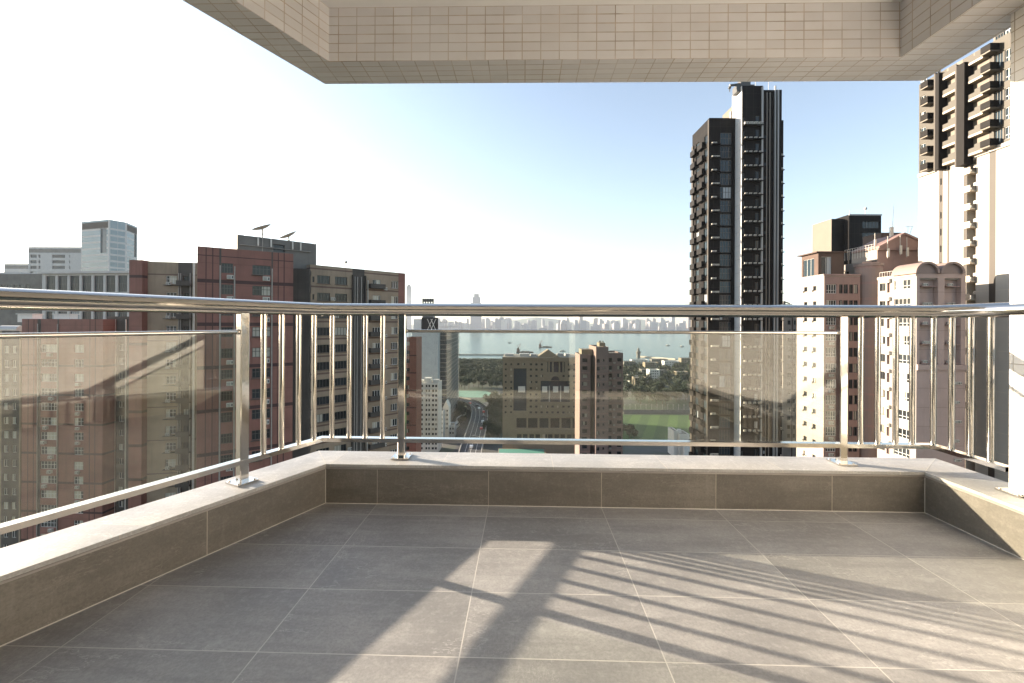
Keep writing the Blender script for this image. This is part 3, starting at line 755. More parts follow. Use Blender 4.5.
# -- the big red and tan block left of centre
def main_block():
    A = (gx(197, 60.5), 60.5); B = (gx(293, 67.1), 67.1); zt = gz(246.5, 60.5)
    foot = rectf(A, B, 13)
    root = estate('apartment_tower', 'brown red and tan apartment tower with two dishes on its roof', foot, zt, None)
    def part(name, A, B, dep, zt, mats, ops, hb, vb, par_=.9, depth=.22):
        ft = rectf(A, B, dep); mb = MB()
        k = shell(mb, ft, GROUND, zt, {0: dict(ops=ops, hb=hb, vb=vb, depth=depth), 1: dict(hb=hb), 3: dict(hb=hb)}, 0, 1, par_)
        build(name, mb, [M[q] for q in mats], root, uv=True); return k[0], ft
    P, n = 3.05, 20
    u = lambda x: upx(A, B, x)
    z1 = gz(263.5, 62.4); zb = gz(279.3, 61)
    hb = [(zb - 2 * P * i - .5, zb - 2 * P * i, 2) for i in range(12)] + [(z1 + .85, z1 + .97, 2)]
    vb = [(u(205.3), u(206.3), 2), (u(212), u(213), 2), (u(277.6), u(278.5), 2), (u(283.4), u(284.4), 2)]
    o1 = rows(u(221.2), u(232.8), z1, n, P, 1.42); o2 = rows(u(252.2), u(270.6), z1, n, P, 1.42)
    duct = [(u(219), u(221.0), 3), (u(232.9), u(234), 3), (u(271), u(272.5), 3)]
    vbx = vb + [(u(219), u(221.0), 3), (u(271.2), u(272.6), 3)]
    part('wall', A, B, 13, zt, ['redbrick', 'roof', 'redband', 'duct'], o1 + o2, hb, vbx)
    windows(root, A, B, o1, 3, 'alu_dark', 'pane', .62); windows(root, A, B, o2, 4, 'alu_dark', 'pane', .62)
    rr = random.Random(4)
    for i in range(n):
        if rr.random() < .8: ac_unit(root, A, B, u(266), z1 - 1.42 - .85 - P * i, 1.0)
        if rr.random() < .4: ac_unit(root, A, B, u(230), z1 - 1.42 - .85 - P * i, .9)
    for i in range(n):
        if i % 3 != 1: mb = MB(); on_wall(mb, A, B, u(251), u(263), z1 - 1.42 - P * i - .12, z1 - 1.42 - P * i - .05, .35); build('window_ledge', mb, M['duct'], root)
    pipes(root, A, B, [u(220), u(234.4), u(271.8)], GROUND, zt - 2.5, .09)
    # recess between the two wings
    R0 = (B[0] - .3, B[1] + 6); R1 = (gx(312, 78), 78)
    ro_ = rows(.5, 1.75, z1 - .3, n, P, 1.5) + rows(2.2, 3.4, z1 - .3, n, P, 1.5)
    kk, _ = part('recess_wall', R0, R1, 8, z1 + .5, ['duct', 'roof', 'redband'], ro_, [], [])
    windows(root, R0, R1, kk, 1, 'alu_dark', 'pane')
    # tan wing
    C = (gx(310, 76), 76); D = (gx(405, 89.5), 89.5); zt2 = gz(264.3, 76)
    v = lambda x: upx(C, D, x)
    P2 = 3.08; z2 = gz(276.5, 79.5)
    cols = [(317, 329.8, 3), (334.9, 347, 3), (372.6, 380.3, 2), (391, 397.8, 2)]
    op = []
    for a, b_, m_ in cols: op.append((rows(v(a), v(b_), z2, n, P2, 1.45), m_))
    small = rows(v(312.3), v(314.2), z2 - .3, n, P2, 1.0)
    hb2 = [(z2 - 1.45 - .75 - P2 * i, z2 - 1.45 - .45 - P2 * i, 2) for i in range(n)] + [(z2 + 1.0, z2 + 1.25, 2)]
    vb2 = [(v(398.3), 99, 3), (v(352.3), v(364.2), 4)]
    part('tan_wall', C, D, 14, zt2, ['tan', 'roof', 'tan_band', 'redbrick', 'duct'], [q for o, _ in op for q in o] + small, hb2, vb2)
    for o, m_ in op: windows(root, C, D, o, m_, 'alu' if m_ == 2 else 'alu_dark', 'pane_curtained' if m_ == 2 else 'pane')
    windows(root, C, D, small, 0, 'alu_dark')
    # deep service recess beside the balconies: side fins, pipes and ledges
    mb = MB(); on_wall(mb, C, D, v(351.6), v(352.3), GROUND, zt2 - 1.2, .5); on_wall(mb, C, D, v(364.2), v(364.9), GROUND, zt2 - 1.2, .5)
    build('service_fin', mb, M['duct'], root)
    pipes(root, C, D, [v(354.5), v(357), v(361)], GROUND, zt2 - 1.5, .1); pipes(root, C, D, [v(367.5)], GROUND, zt2 - 2, .08, 'pale_pipe')
    for i in range(n):
        mb = MB(); zz = z2 - 1.45 - P2 * i - .2
        on_wall(mb, C, D, v(368.5), v(383), zz - .12, zz, 1.0)
        on_wall(mb, C, D, v(368.5), v(383), zz, zz + .75, 1.0, -.92)
        for e in (v(368.5), v(383) - .08): on_wall(mb, C, D, e, e + .08, zz, zz + .75, .92)
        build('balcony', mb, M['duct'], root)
        mb = MB(); zl = z2 - 1.45 - P2 * i
        on_wall(mb, C, D, v(316.4), v(330.3), zl - .1, zl - .03, .18); build('window_sill', mb, M['tan_band'], root)
        mb = MB(); on_wall(mb, C, D, v(334.4), v(347.5), zl - .1, zl - .03, .18); build('window_sill', mb, M['tan_band'], root)
        mb = MB(); on_wall(mb, C, D, v(390.5), v(398.2), zl - .1, zl - .03, .18); build('window_sill', mb, M['tan_band'], root)
        if rr.random() < .75: ac_unit(root, C, D, v(384.5), zz - .3, .9)
        if rr.random() < .35: ac_unit(root, C, D, v(332.3), z2 - 1.3 - P2 * i, .85)
        if i < 14 and rr.random() < .3: ac_unit(root, C, D, v(349.8), z2 - 1.3 - P2 * i, .85)
    # plant room with dishes
    E = (gx(237, 70), 70); G = (gx(316, 78.3), 78.3); zt3 = gz(234.7, 70)
    oo_ = [(upx(E, G, 273), upx(E, G, 284.5), gz(252, 74), gz(244.5, 74))]
    ft = rectf(E, G, 8); mb = MB(); e = lambda x: upx(E, G, x)
    kk = shell(mb, ft, 6, zt3, {0: dict(ops=oo_, depth=.4)}, 0, 1, .6)
    build('plant_room', mb, [M['grey_concrete'], M['roof']], root, uv=True); dark_windows(root, E, G, kk[0], 'pane', .4)
    pipes(root, E, G, [e(257.5), e(270.5), e(292), e(300)], gz(246, 72), zt3 - .2, .13, 'pale_pipe', .2)
    pipes(root, E, G, [e(262)], zt3 - 4, zt3, .06)
    mb = MB(); on_wall(mb, E, G, .3, e(310), gz(248, 73), gz(247.6, 73), .3); build('cable_tray', mb, M['pipe'], root)
    # dishes
    for x, tilt, lab, dp in ((262, 22, 'tilted mesh satellite dish on a braced mast, nearer the red wing', 3), (288.5, 28, 'tilted satellite dish closer to the tan wing of the rooftop', 4)):
        q = hit((E[0], E[1] + dp), (G[0], G[1] + dp), x); base = (q[0], q[1], zt3 - .6)
        t = thing('satellite_dish', lab, 'satellite dish', base, 'dishes on the roof')
        zc = gz(228 if x < 270 else 235.5, q[1]) - .2
        mb = MB(); mb.tube([base, (q[0], q[1], zc)], .12, 10); build('mast', mb, M['pale_pipe'], t)
        mb = MB()
        for a in (0, 120, 240):
            mb.tube([(q[0] + .9 * math.cos(R(a)), q[1] + .9 * math.sin(R(a)), base[2]), (q[0], q[1], base[2] + (zc - base[2]) * .75)], .05, 6)
        build('brace', mb, M['pale_pipe'], t)
        Rm = Matrix.Translation((q[0], q[1], zc)) @ Matrix.Rotation(R(20), 4, 'Z') @ Matrix.Rotation(-R(tilt), 4, 'Y') @ Matrix.Rotation(R(8), 4, 'X')
        mb = MB(); rad = 1.55; rings = 6; n_ = 28; vs = [Rm @ Vector((0, 0, 0))]; fs = []
        for k in range(1, rings + 1):
            rr_ = rad * k / rings
            for j in range(n_): vs.append(Rm @ Vector((rr_ * math.cos(2 * math.pi * j / n_), rr_ * math.sin(2 * math.pi * j / n_), .16 * rr_ ** 2)))
        for j in range(n_): fs.append((0, 1 + j, 1 + (j + 1) % n_))
        for k in range(rings - 1):
            for j in range(n_):
                a, b_ = 1 + k * n_ + j, 1 + k * n_ + (j + 1) % n_; fs.append((a, a + n_, b_ + n_, b_))
        mb.mesh(vs, fs, 0, True); nv = len(vs)
        mb.mesh([v_ + Vector((0, 0, -.05)) for v_ in vs], [tuple(reversed(f)) for f in fs], 0, True)
        build('dish', mb, M['dish'], t)
        mb = MB(); tip = Rm @ Vector((0, 0, 1.15)); mb.tube([Rm @ Vector((0, 0, .02)), tip], .02, 6); mb.sphere(tip, .1, 8); build('feed_horn', mb, M['pale_pipe'], t)
    for x, y0, dp, lab in ((245, 214, 1.0, 'thin antenna pole on the roof edge by the braced dish'), (314.5, 221, 4, 'thin antenna pole at the far end of the plant room roof')):
        q = hit((E[0], E[1] + dp), (G[0], G[1] + dp), x)
        mb = MB(); mb.tube([(q[0], q[1], zt3 - .6), (q[0], q[1], gz(y0, q[1]))], .05, 6, r2=.025)
        zz = gz(y0, q[1])
        mb.tube([(q[0] - .25, q[1], zz - .6), (q[0] + .25, q[1], zz - .6)], .02, 5)
        solo('antenna_mast', mb, M['steelgrey'], lab, 'antenna', (q[0], q[1], zt3 - .6), 'antennas on roofs')
    q = hit((C[0], C[1] + 3), (D[0], D[1] + 3), 345)
    mb = MB(); mb.tube([(q[0], q[1], zt2 - .9), (q[0], q[1], gz(261, q[1]))], .06, 6); mb.sphere((q[0] + .15, q[1], gz(262, q[1])), .3, 8, 0, 1, .6, 1)
    solo('roof_lamp', mb, M['steelgrey'], 'small floodlight on a pole on the tan wing roof', 'lamp', (q[0], q[1], zt2 - .9))
XR[0] = 300; main_block()

def tan_tower():
    A = (gx(129, 78.5), 78.5); B = (gx(142, 78.5), 78.5)
    C = (gx(142, 79), 79.6); D = (gx(196, 81), 81.2); zt = gz(261, 79)
    root = estate('apartment_tower', 'tan apartment tower with a narrow red corner strip beside the grey office', rectf(A, D, 14), zt, None)
    P, n = 3.08, 20; zw = gz(275.5, 80)
    v = lambda x: upx(C, D, x)
    o1 = rows(v(166), v(176.4), zw, n, P, 1.45); o2 = rows(v(183), v(189), zw, n, P, 1.3)
    hb = [(zt - 2.2 - 6.1 * i - .2, zt - 2.2 - 6.1 * i, 2) for i in range(8)]
    mb = MB(); k = shell(mb, rectf(C, D, 13), GROUND, zt, {0: dict(ops=o1 + o2, hb=hb, vb=[(v(178), v(192), 3)])}, 0, 1, .8)
    build('wall', mb, [M['tan'], M['roof'], M['tan_band'], M['duct']], root, uv=True)
    windows(root, C, D, o1, 2, 'alu', 'pane_curtained', .6); windows(root, C, D, o2, 1, 'alu_dark')
    hb3 = [(zt - 2.6 - 6.1 * i - .5, zt - 2.6 - 6.1 * i, 2) for i in range(8)]
    mb = MB(); shell(mb, rectf(A, (B[0] - .003, B[1]), 12), GROUND, gz(260, 78.5), {0: dict(hb=hb3), 1: dict(hb=hb3)}, 0, 1, .8)
    build('red_strip', mb, [M['redbrick'], M['roof'], M['redband']], root, uv=True)
    pipes(root, C, D, [v(179), v(181), v(190.5)], GROUND, zt - 2, .1); pipes(root, C, D, [v(194), v(195)], GROUND, zt - .1, .1, 'pale_pipe', .25)
    rr = random.Random(8)
    for i in range(n):
        mb = MB(); zz = zw - 1.45 - P * i - .35
        on_wall(mb, C, D, v(164.5), v(177.5), zz, zz + .1, .55); build('ledge', mb, M['duct'], root)
        if rr.random() < .6: ac_unit(root, C, D, v(169), zz + .1, .8, .05)
        mb = MB(); on_wall(mb, C, D, v(178.4), v(192), zz - .05, zz + .1, .9); on_wall(mb, C, D, v(178.4), v(192), zz + .1, zz + .9, .9, -.82); build('balcony', mb, M['duct'], root)
XR[0] = 160; tan_tower()

def left_towers():
    # red tower further left, lower
    A = (gx(22, 90), 90); B = (gx(103, 89), 89); zt = gz(319, 90)
    root = estate('apartment_tower', 'red apartment tower whose flat roof ends just under the handrail', rectf(A, B, 14), zt, None)
    P, n = 3.0, 17; u = lambda x: upx(A, B, x); zw = gz(344.5, 90)
    o1 = rows(u(41), u(57.5), zw, n, P, 1.6); o2 = rows(u(74.5), u(84), zw, n, P, 1.6)
    hb = [(gz(364.5, 90) - 6.0 * i - .42, gz(364.5, 90) - 6.0 * i, 2) for i in range(9)]
    vb = [(u(28), u(28.8), 2), (u(33.6), u(34.4), 2), (u(89.6), u(90.4), 2), (u(95), u(95.8), 2), (u(37.5), u(41), 3), (u(57.5), u(59), 3)]
    mb = MB(); shell(mb, rectf(A, B, 14), GROUND, zt, {0: dict(ops=o1 + o2, hb=hb, vb=vb), 1: dict(hb=hb)}, 0, 1, .7)
    build('wall', mb, [M['redbrick'], M['roof'], M['redband'], M['duct']], root, uv=True)
    windows(root, A, B, o1, 4, 'alu', 'pane_curtained', .55); windows(root, A, B, o2, 2, 'alu', 'pane_curtained', .55)
    rr = random.Random(5)
    for i in range(n):
        if rr.random() < .7: ac_unit(root, A, B, u(49 + rr.uniform(-4, 4)), zw - 1.6 - .8 - P * i)
        if rr.random() < .6: ac_unit(root, A, B, u(79), zw - 1.6 - .8 - P * i, .9)
    pipes(root, A, B, [u(38.5), u(58.3)], GROUND, zt - 1, .1)
    # grey recess wing at its right, full of pipes
    C = (gx(103, 91), 92); D = (gx(129.5, 90), 91.5)
    ops = rows(upx(C, D, 119), upx(C, D, 124), zw, n, P, 1.3) + rows(upx(C, D, 106), upx(C, D, 109.5), zw, n, P, 1.1)
    mb = MB(); k = shell(mb, rectf(C, D, 9), GROUND, zt + .6, {0: dict(ops=ops)}, 0, 1, .7)
    build('recess_wall', mb, [M['duct'], M['roof']], root, uv=True); windows(root, C, D, k[0], 1, 'alu')
    pipes(root, C, D, [upx(C, D, x) for x in (104.3, 111.5, 113.5, 116, 127)], GROUND, zt, .12, 'pale_pipe', .2)
    # water tanks on its roof
    for x, lab in ((30, 'small white roof vent block on the red tower roof, left of its pair'), (66, 'pale roof vent block in the middle of the red tower roof')):
        q = hit((A[0], A[1] + 5), (B[0], B[1] + 5), x); mb = MB(); mb.box(q[0] - 1.6, q[0] + 1.6, q[1] - 1, q[1] + 1, zt - .7, zt + 1.0); mb.box(q[0] - 1.8, q[0] + 1.8, q[1] - 1.2, q[1] + 1.2, zt + 1.0, zt + 1.15)
        solo('roof_vent', mb, M['white'], lab, 'roof vent', (q[0], q[1], zt - .7))
    # tan tower at the frame edge
    A = (gx(-60, 93), 93); B = (gx(21, 92), 92); zt = gz(331, 92)
    root = estate('apartment_tower', 'tan grey apartment tower at the left edge beside the low red tower', rectf(A, B, 14), zt, None)
    u = lambda x: upx(A, B, x)
    o1 = rows(u(4), u(9), zw - .5, n, P, 1.5) + rows(u(12.5), u(17), zw - .5, n, P, 1.5); o2 = rows(u(-30), u(-22), zw - .5, n, P, 1.5) + rows(u(-14), u(-6), zw - .5, n, P, 1.5)
    mb = MB(); shell(mb, rectf(A, B, 14), GROUND, zt, {0: dict(ops=o1 + o2, vb=[(u(2), u(19.5), 2)])}, 0, 1, .7)
    build('wall', mb, [M['tan'], M['roof'], M['duct']], root, uv=True)
    windows(root, A, B, o1, 1, 'alu', 'pane_curtained'); windows(root, A, B, o2, 2, 'alu', 'pane_curtained')
    q = hit((A[0], A[1] + 4), (B[0], B[1] + 4), 12); mb = MB()
    mb.tube([(q[0] - 2.2, q[1], zt + .1), (q[0] + 2.0, q[1], zt + .1)], .95, 16); mb.box(q[0] - 1.8, q[0] + 1.6, q[1] - .8, q[1] + .8, zt - .7, zt - .6)
    solo('water_tank', mb, M['steelgrey'], 'grey cylindrical tank lying on the tan roof at the left edge', 'water tank', (q[0], q[1], zt - .7))
XR[0] = 60; left_towers()

def back_left():
    # office with tall dark window bays
    A = (gx(42, 170), 170); B = (gx(129, 166), 166); zt = gz(272.6, 170)
    root = estate('office_building', 'pale grey office block with rows of tall dark window bays', rectf(A, B, 25), zt, None, 'office building')
    u = lambda x: upx(A, B, x); ops = []
    for r_ in range(4):
        for i in range(7):
            x0 = 45.4 + 12.0 * i; ops.append((u(x0), u(x0 + 9.6), gz(292, 168) - 13.8 * r_ , gz(275.6, 168) - 13.8 * r_))
    mb = MB(); k = shell(mb, rectf(A, B, 25), GROUND, zt, {0: dict(ops=ops, depth=.7)}, 0, 1, 1.0)
    on_wall(mb, A, B, -.5, u(129) + .4, zt - .6, zt + .3, .9, -.003)
    build('wall', mb, [M['office'], M['roof']], root, uv=True)
    windows(root, A, B, k[0], 3, 'alu_dark', 'pane_blue', .5, .5)
    # long grey block
    A = (gx(-70, 190), 190); B = (gx(41, 186), 186); zt = gz(275, 190)
    root = estate('office_building', 'long plain grey block with a stepped roof left of the bay windowed office', rectf(A, B, 25), zt, None, 'office building')
    ops = []
    for r_ in range(3):
        for i in range(16): ops.append((2 + i * 2.9, 4.3 + i * 2.9, zt - 7 - r_ * 4.2, zt - 4.6 - r_ * 4.2))
    mb = MB(); k = shell(mb, rectf(A, B, 25), GROUND, zt, {0: dict(ops=ops)}, 0, 1, 1.0)
    build('wall', mb, [M['grey_concrete'], M['roof']], root, uv=True); dark_windows(root, A, B, k[0], 'pane_blue')
    mb = MB(); q = rectf((gx(-60, 196), 196), (gx(20, 194), 194), 12); mb.prism(q, zt - .9, zt + 1.6); build('roof_block', mb, M['office'], root)
    # glass tower
    Y = 480; pts = [(gx(81, Y + 6), Y + 6), (gx(108.5, Y - 6), Y - 6), (gx(126, Y + 8), Y + 8), (gx(137, Y + 32), Y + 32)]
    foot = pts + [(gx(136.3, Y + 60), Y + 60), (pts[0][0] - 20, Y + 60)]
    zt = gz(219.3, Y - 6)
    root = estate('glass_tower', 'blue grey glass office tower with a dark banded crown and antenna', foot, zt, None, 'office tower')
    hb = [(zt - 9 - 7.0 * i - 2.0, zt - 9 - 7.0 * i, 2) for i in range(22)]
    crown = [(zt - 9.0, zt - 2.0, 3)]
    mb = MB(); fc = {}
    for i in range(3):
        L = unit(foot[i], foot[i + 1])[1]
        ops = [(L * .70, L * .92, zt - 36, zt - 9.3)] if i != 1 else []
        fc[i] = dict(hb=hb + (crown if i != 1 else []), vb=[(0, 1.2, 2), (L - 1.2, L, 2)] + ([(L * .49, L * .51, 2)] if i == 1 else []), ops=ops, depth=1.0)
    k = shell(mb, foot, GROUND, zt, fc, 0, 1, 2.0, t=1.0)
    gm = plain('blue_curtain_wall', (.10, .16, .19), .15, 0, .25, .03)
    build('curtain_wall', mb, [gm, M['roof'], M['office'], M['bronze_clad']], root)
    for i in (0, 2): dark_windows(root, foot[i], foot[i + 1], k[i], 'pane_blue', 1.0)
    mb = MB(); p = (gx(84.3, Y + 10), Y + 10); mb.tube([(*p, zt - 2), (*p, gz(199, Y))], .55, 8, r2=.2); build('antenna', mb, M['steelgrey'], root)
    # broad hazy blocks
    for x0, x1, yt, Y, lab in ((28, 80.5, 247, 560, 'broad hazy grey block with white banding beside the glass tower'), (4, 28.5, 264, 640, 'low hazy grey block furthest out beyond the office roofs')):
        A = (gx(x0, Y), Y); B = (gx(x1, Y), Y); zt = gz(yt, Y); L = B[0] - A[0]
        root = estate('office_building', lab, rectf(A, B, 50), zt, None, 'office building')
        ops = []
        if x0 == 28:
            for r_ in range(6): ops += [(2, L * .16, zt - 14 - r_ * 7.2, zt - 10 - r_ * 7.2), (L * .45, L * .70, zt - 14 - r_ * 7.2, zt - 10 - r_ * 7.2), (L * .19, L * .23, zt - 14 - r_ * 7.2, zt - 10 - r_ * 7.2), (L * .78, L * .8, zt - 14 - r_ * 7.2, zt - 10 - r_ * 7.2)]
        mb = MB(); k = shell(mb, rectf(A, B, 50), GROUND, zt, {0: dict(ops=ops, depth=1.2, hb=[(zt - 7.5, zt - 2.5, 2)])}, 0, 1, 2, t=1)
        build('wall', mb, [M['office'], M['roof'], M['grey_concrete']], root); dark_windows(root, A, B, k[0], 'pane_blue', 1.2)
XR[0] = 80; back_left()

# ================================================================== CITY: CENTRE
def centre_blocks():
    # slim red block next to the big estate
    Y = 150; A = (gx(404, Y), Y); B = (gx(416.5, Y), Y); zt = gz(337.5, Y)
    root = estate('apartment_tower', 'slim red brick tower squeezed between the tan wing and white tower', rectf(A, B, 9), zt, None)
    mb = MB(); ops = rows(1.0, 2.0, zt - 1.5, 16, 3, 1.3)
    k = shell(mb, rectf(A, B, 9), GROUND, zt, {0: dict(ops=ops, hb=[(zt - 6 - i * 6 - .4, zt - 6 - i * 6, 2) for i in range(8)])}, 0, 1, .6)
    build('wall', mb, [M['redbrick'], M['roof'], M['redband']], root, uv=True); dark_windows(root, A, B, k[0])
    # grey white slab tower with the black sign crown
    Y = 320; A = (gx(412, Y), Y); B = (gx(438, Y), Y); zt = gz(331, Y); L = B[0] - A[0]
    root = estate('office_tower', 'tall blank grey white tower under a black rooftop billboard frame', rectf(A, B, 20), zt, None, 'office tower')
    mb = MB(); shell(mb, rectf(A, B, 20), GROUND, zt, {}, 0, 1, 1)
    build('wall', mb, [M['greywhite'], M['roof']], root, uv=True)
    mb = MB(); mb.box(gx(413, Y), gx(420.5, Y), Y + 2, Y + 12, zt - 1.2, gz(319, Y)); build('plant_room', mb, M['white'], root)
    mb = MB(); mb.box(gx(421.2, Y), gx(437.6, Y), Y + 1.5, Y + 3, zt - .9, gz(317.6, Y)); sg = build('billboard', mb, M['bronze_clad'], root)
    mb = MB(); z0, z1_ = zt + .6, gz(319, Y)
    for a, b_ in ((427, 432), (430.5, 435.5)):
        for s, e in ((a, b_), (b_, a)):
            mb.tube([(gx(s, Y), Y + 1.38, z0), (gx(e, Y), Y + 1.38, z1_)], .22, 6)
    build('lattice', mb, M['pale_pipe'], sg)
    mb = MB(); mb.box(gx(419, Y), gx(430.5, Y), Y + 12, Y + 19, zt - 1.2, gz(302.5, Y))
    for i in range(5): x = gx(419.5 + i * 2.6, Y); mb.box(x - .5, x + .5, Y + 12, Y + 13, gz(302.5, Y), gz(297.5, Y))
    mb.box(gx(419, Y), gx(430.5, Y), Y + 13.01, Y + 14, gz(301, Y), gz(298, Y)); build('roof_plant', mb, M['darksteel'], root)
    # white residential tower in front
    Y = 268; A = (gx(416, Y), Y); B = (gx(438.5, Y), Y); zt = gz(383, Y); L = B[0] - A[0]
    root = estate('apartment_tower', 'white apartment tower with rows of small dark windows before the grey tower', rectf(A, B, 14), zt, None)
    ops = []; P = 2.95
    for r_ in range(18):
        for a, b_ in ((.06, .18), (.22, .32), (.44, .52), (.56, .64), (.72, .82), (.86, .95)): ops.append((a * L, b_ * L, zt - 2.6 - r_ * P, zt - 1.1 - r_ * P))
    mb = MB(); k = shell(mb, rectf(A, B, 14), GROUND, zt, {0: dict(ops=ops, depth=.5)}, 0, 1, .6)
    build('wall', mb, [M['white'], M['roof']], root, uv=True); dark_windows(root, A, B, k[0][:100], 'pane', .5)
    mb = MB(); mb.box(A[0] + L * .36, A[0] + L * .64, Y + 1, Y + 7, zt - .6, gz(378.5, Y)); mb.box(A[0] + L * .05, A[0] + L * .3, Y + 4, Y + 8, zt - .6, zt + 1.2); mb.box(A[0] + L * .7, A[0] + L * .97, Y + 4, Y + 8, zt - .6, zt + 1.4); build('roof_tank_house', mb, M['white'], root)
    mb = MB()
    for a in (.36, .655): on_wall(mb, A, B, a * L, a * L + .6, GROUND, zt, .9, -.003)
    build('service_fin', mb, M['white'], root)
    # building wrapped in scaffold netting, its long side runs away from us
    X0 = gx(440, 330); foot = [(X0, 330), (gx(452, 330), 330), (gx(452, 330) + .5, 425), (X0, 425)]
    zt = gz(332, 330) - .5
    root = estate('scaffolded_building', 'dark tower wrapped in scaffolding and netting beside the flyover', foot, zt, None, 'building')
    mb = MB(); foot = [(gx(440, 330), 330), (gx(446.5, 330), 330), (gx(458, 415), 415), (gx(447, 420), 420)]
    shell(mb, foot, GROUND, zt, {}, 0, 1, 1)
    build('netting', mb, [M['scaffold'], M['roof']], root, uv=True)
    A, B = foot[1], foot[2]; L = unit(A, B)[1]
    for i in range(14):
        mb = MB(); x = L * i / 13; d, _ = unit(A, B)
        mb.tube([(A[0] + d[0] * x + d[1] * 1.0, A[1] + d[1] * x - d[0] * 1.0, GROUND), (A[0] + d[0] * x + d[1] * 1.0, A[1] + d[1] * x - d[0] * 1.0, zt + random.uniform(.5, 3))], .22, 5); build('scaffold_pole', mb, M['steelgrey'], root)
    mb = MB()
    for j in range(24): on_wall(mb, A, B, 0, L, GROUND + 6 + j * 3.4, GROUND + 6.3 + j * 3.4, 1.3)
    build('scaffold_deck', mb, M['pipe'], root)
    mb = MB(); A, B = foot[0], foot[1]
    for j in range(24): on_wall(mb, A, B, 0, unit(A, B)[1], GROUND + 6 + j * 3.4, GROUND + 6.3 + j * 3.4, 1.0)
    build('front_deck', mb, M['pipe'], root)
    # little white houses by the road
    for i, (x0, x1, yt, Y, lab) in enumerate(((439.5, 443.5, 411, 292, 'narrow grey house between the white tower and the gabled house'), (443.5, 449, 407, 300, 'narrow white house with a steep gable beside the road'), (449.2, 455, 425, 305, 'low grey house with a flat roof beside the flyover'))):
        A = (gx(x0, Y), Y); B = (gx(x1, Y), Y); zt = gz(yt, Y); L = B[0] - A[0]
        root = estate('town_house', lab, rectf(A, B, 10), zt, None, 'house')
        ops = [(L * a, L * b_, zt - 3.2 - 3 * r_, zt - 1.8 - 3 * r_) for r_ in range(5) for a, b_ in ((.15, .4), (.6, .85))]
        mb = MB(); k = shell(mb, rectf(A, B, 10), GROUND, zt, {0: dict(ops=ops)}, 0, 1, .5)
        build('wall', mb, [M['white'] if i == 1 else M['greywhite'], M['roof']], root, uv=True); dark_windows(root, A, B, k[0])
        if i == 1:
            mb = MB(); zr = gz(401, Y); mx = (A[0] + B[0]) / 2
            mb.mesh([(A[0], Y, zt + .01), (B[0], Y, zt + .01), (mx, Y, zr), (A[0], Y + 10, zt + .01), (B[0], Y + 10, zt + .01), (mx, Y + 10, zr)], [(0, 1, 2), (5, 4, 3), (1, 4, 5, 2), (3, 0, 2, 5), (0, 3, 4, 1)]); build('roof', mb, M['white'], root)
XR[0] = 430; centre_blocks()

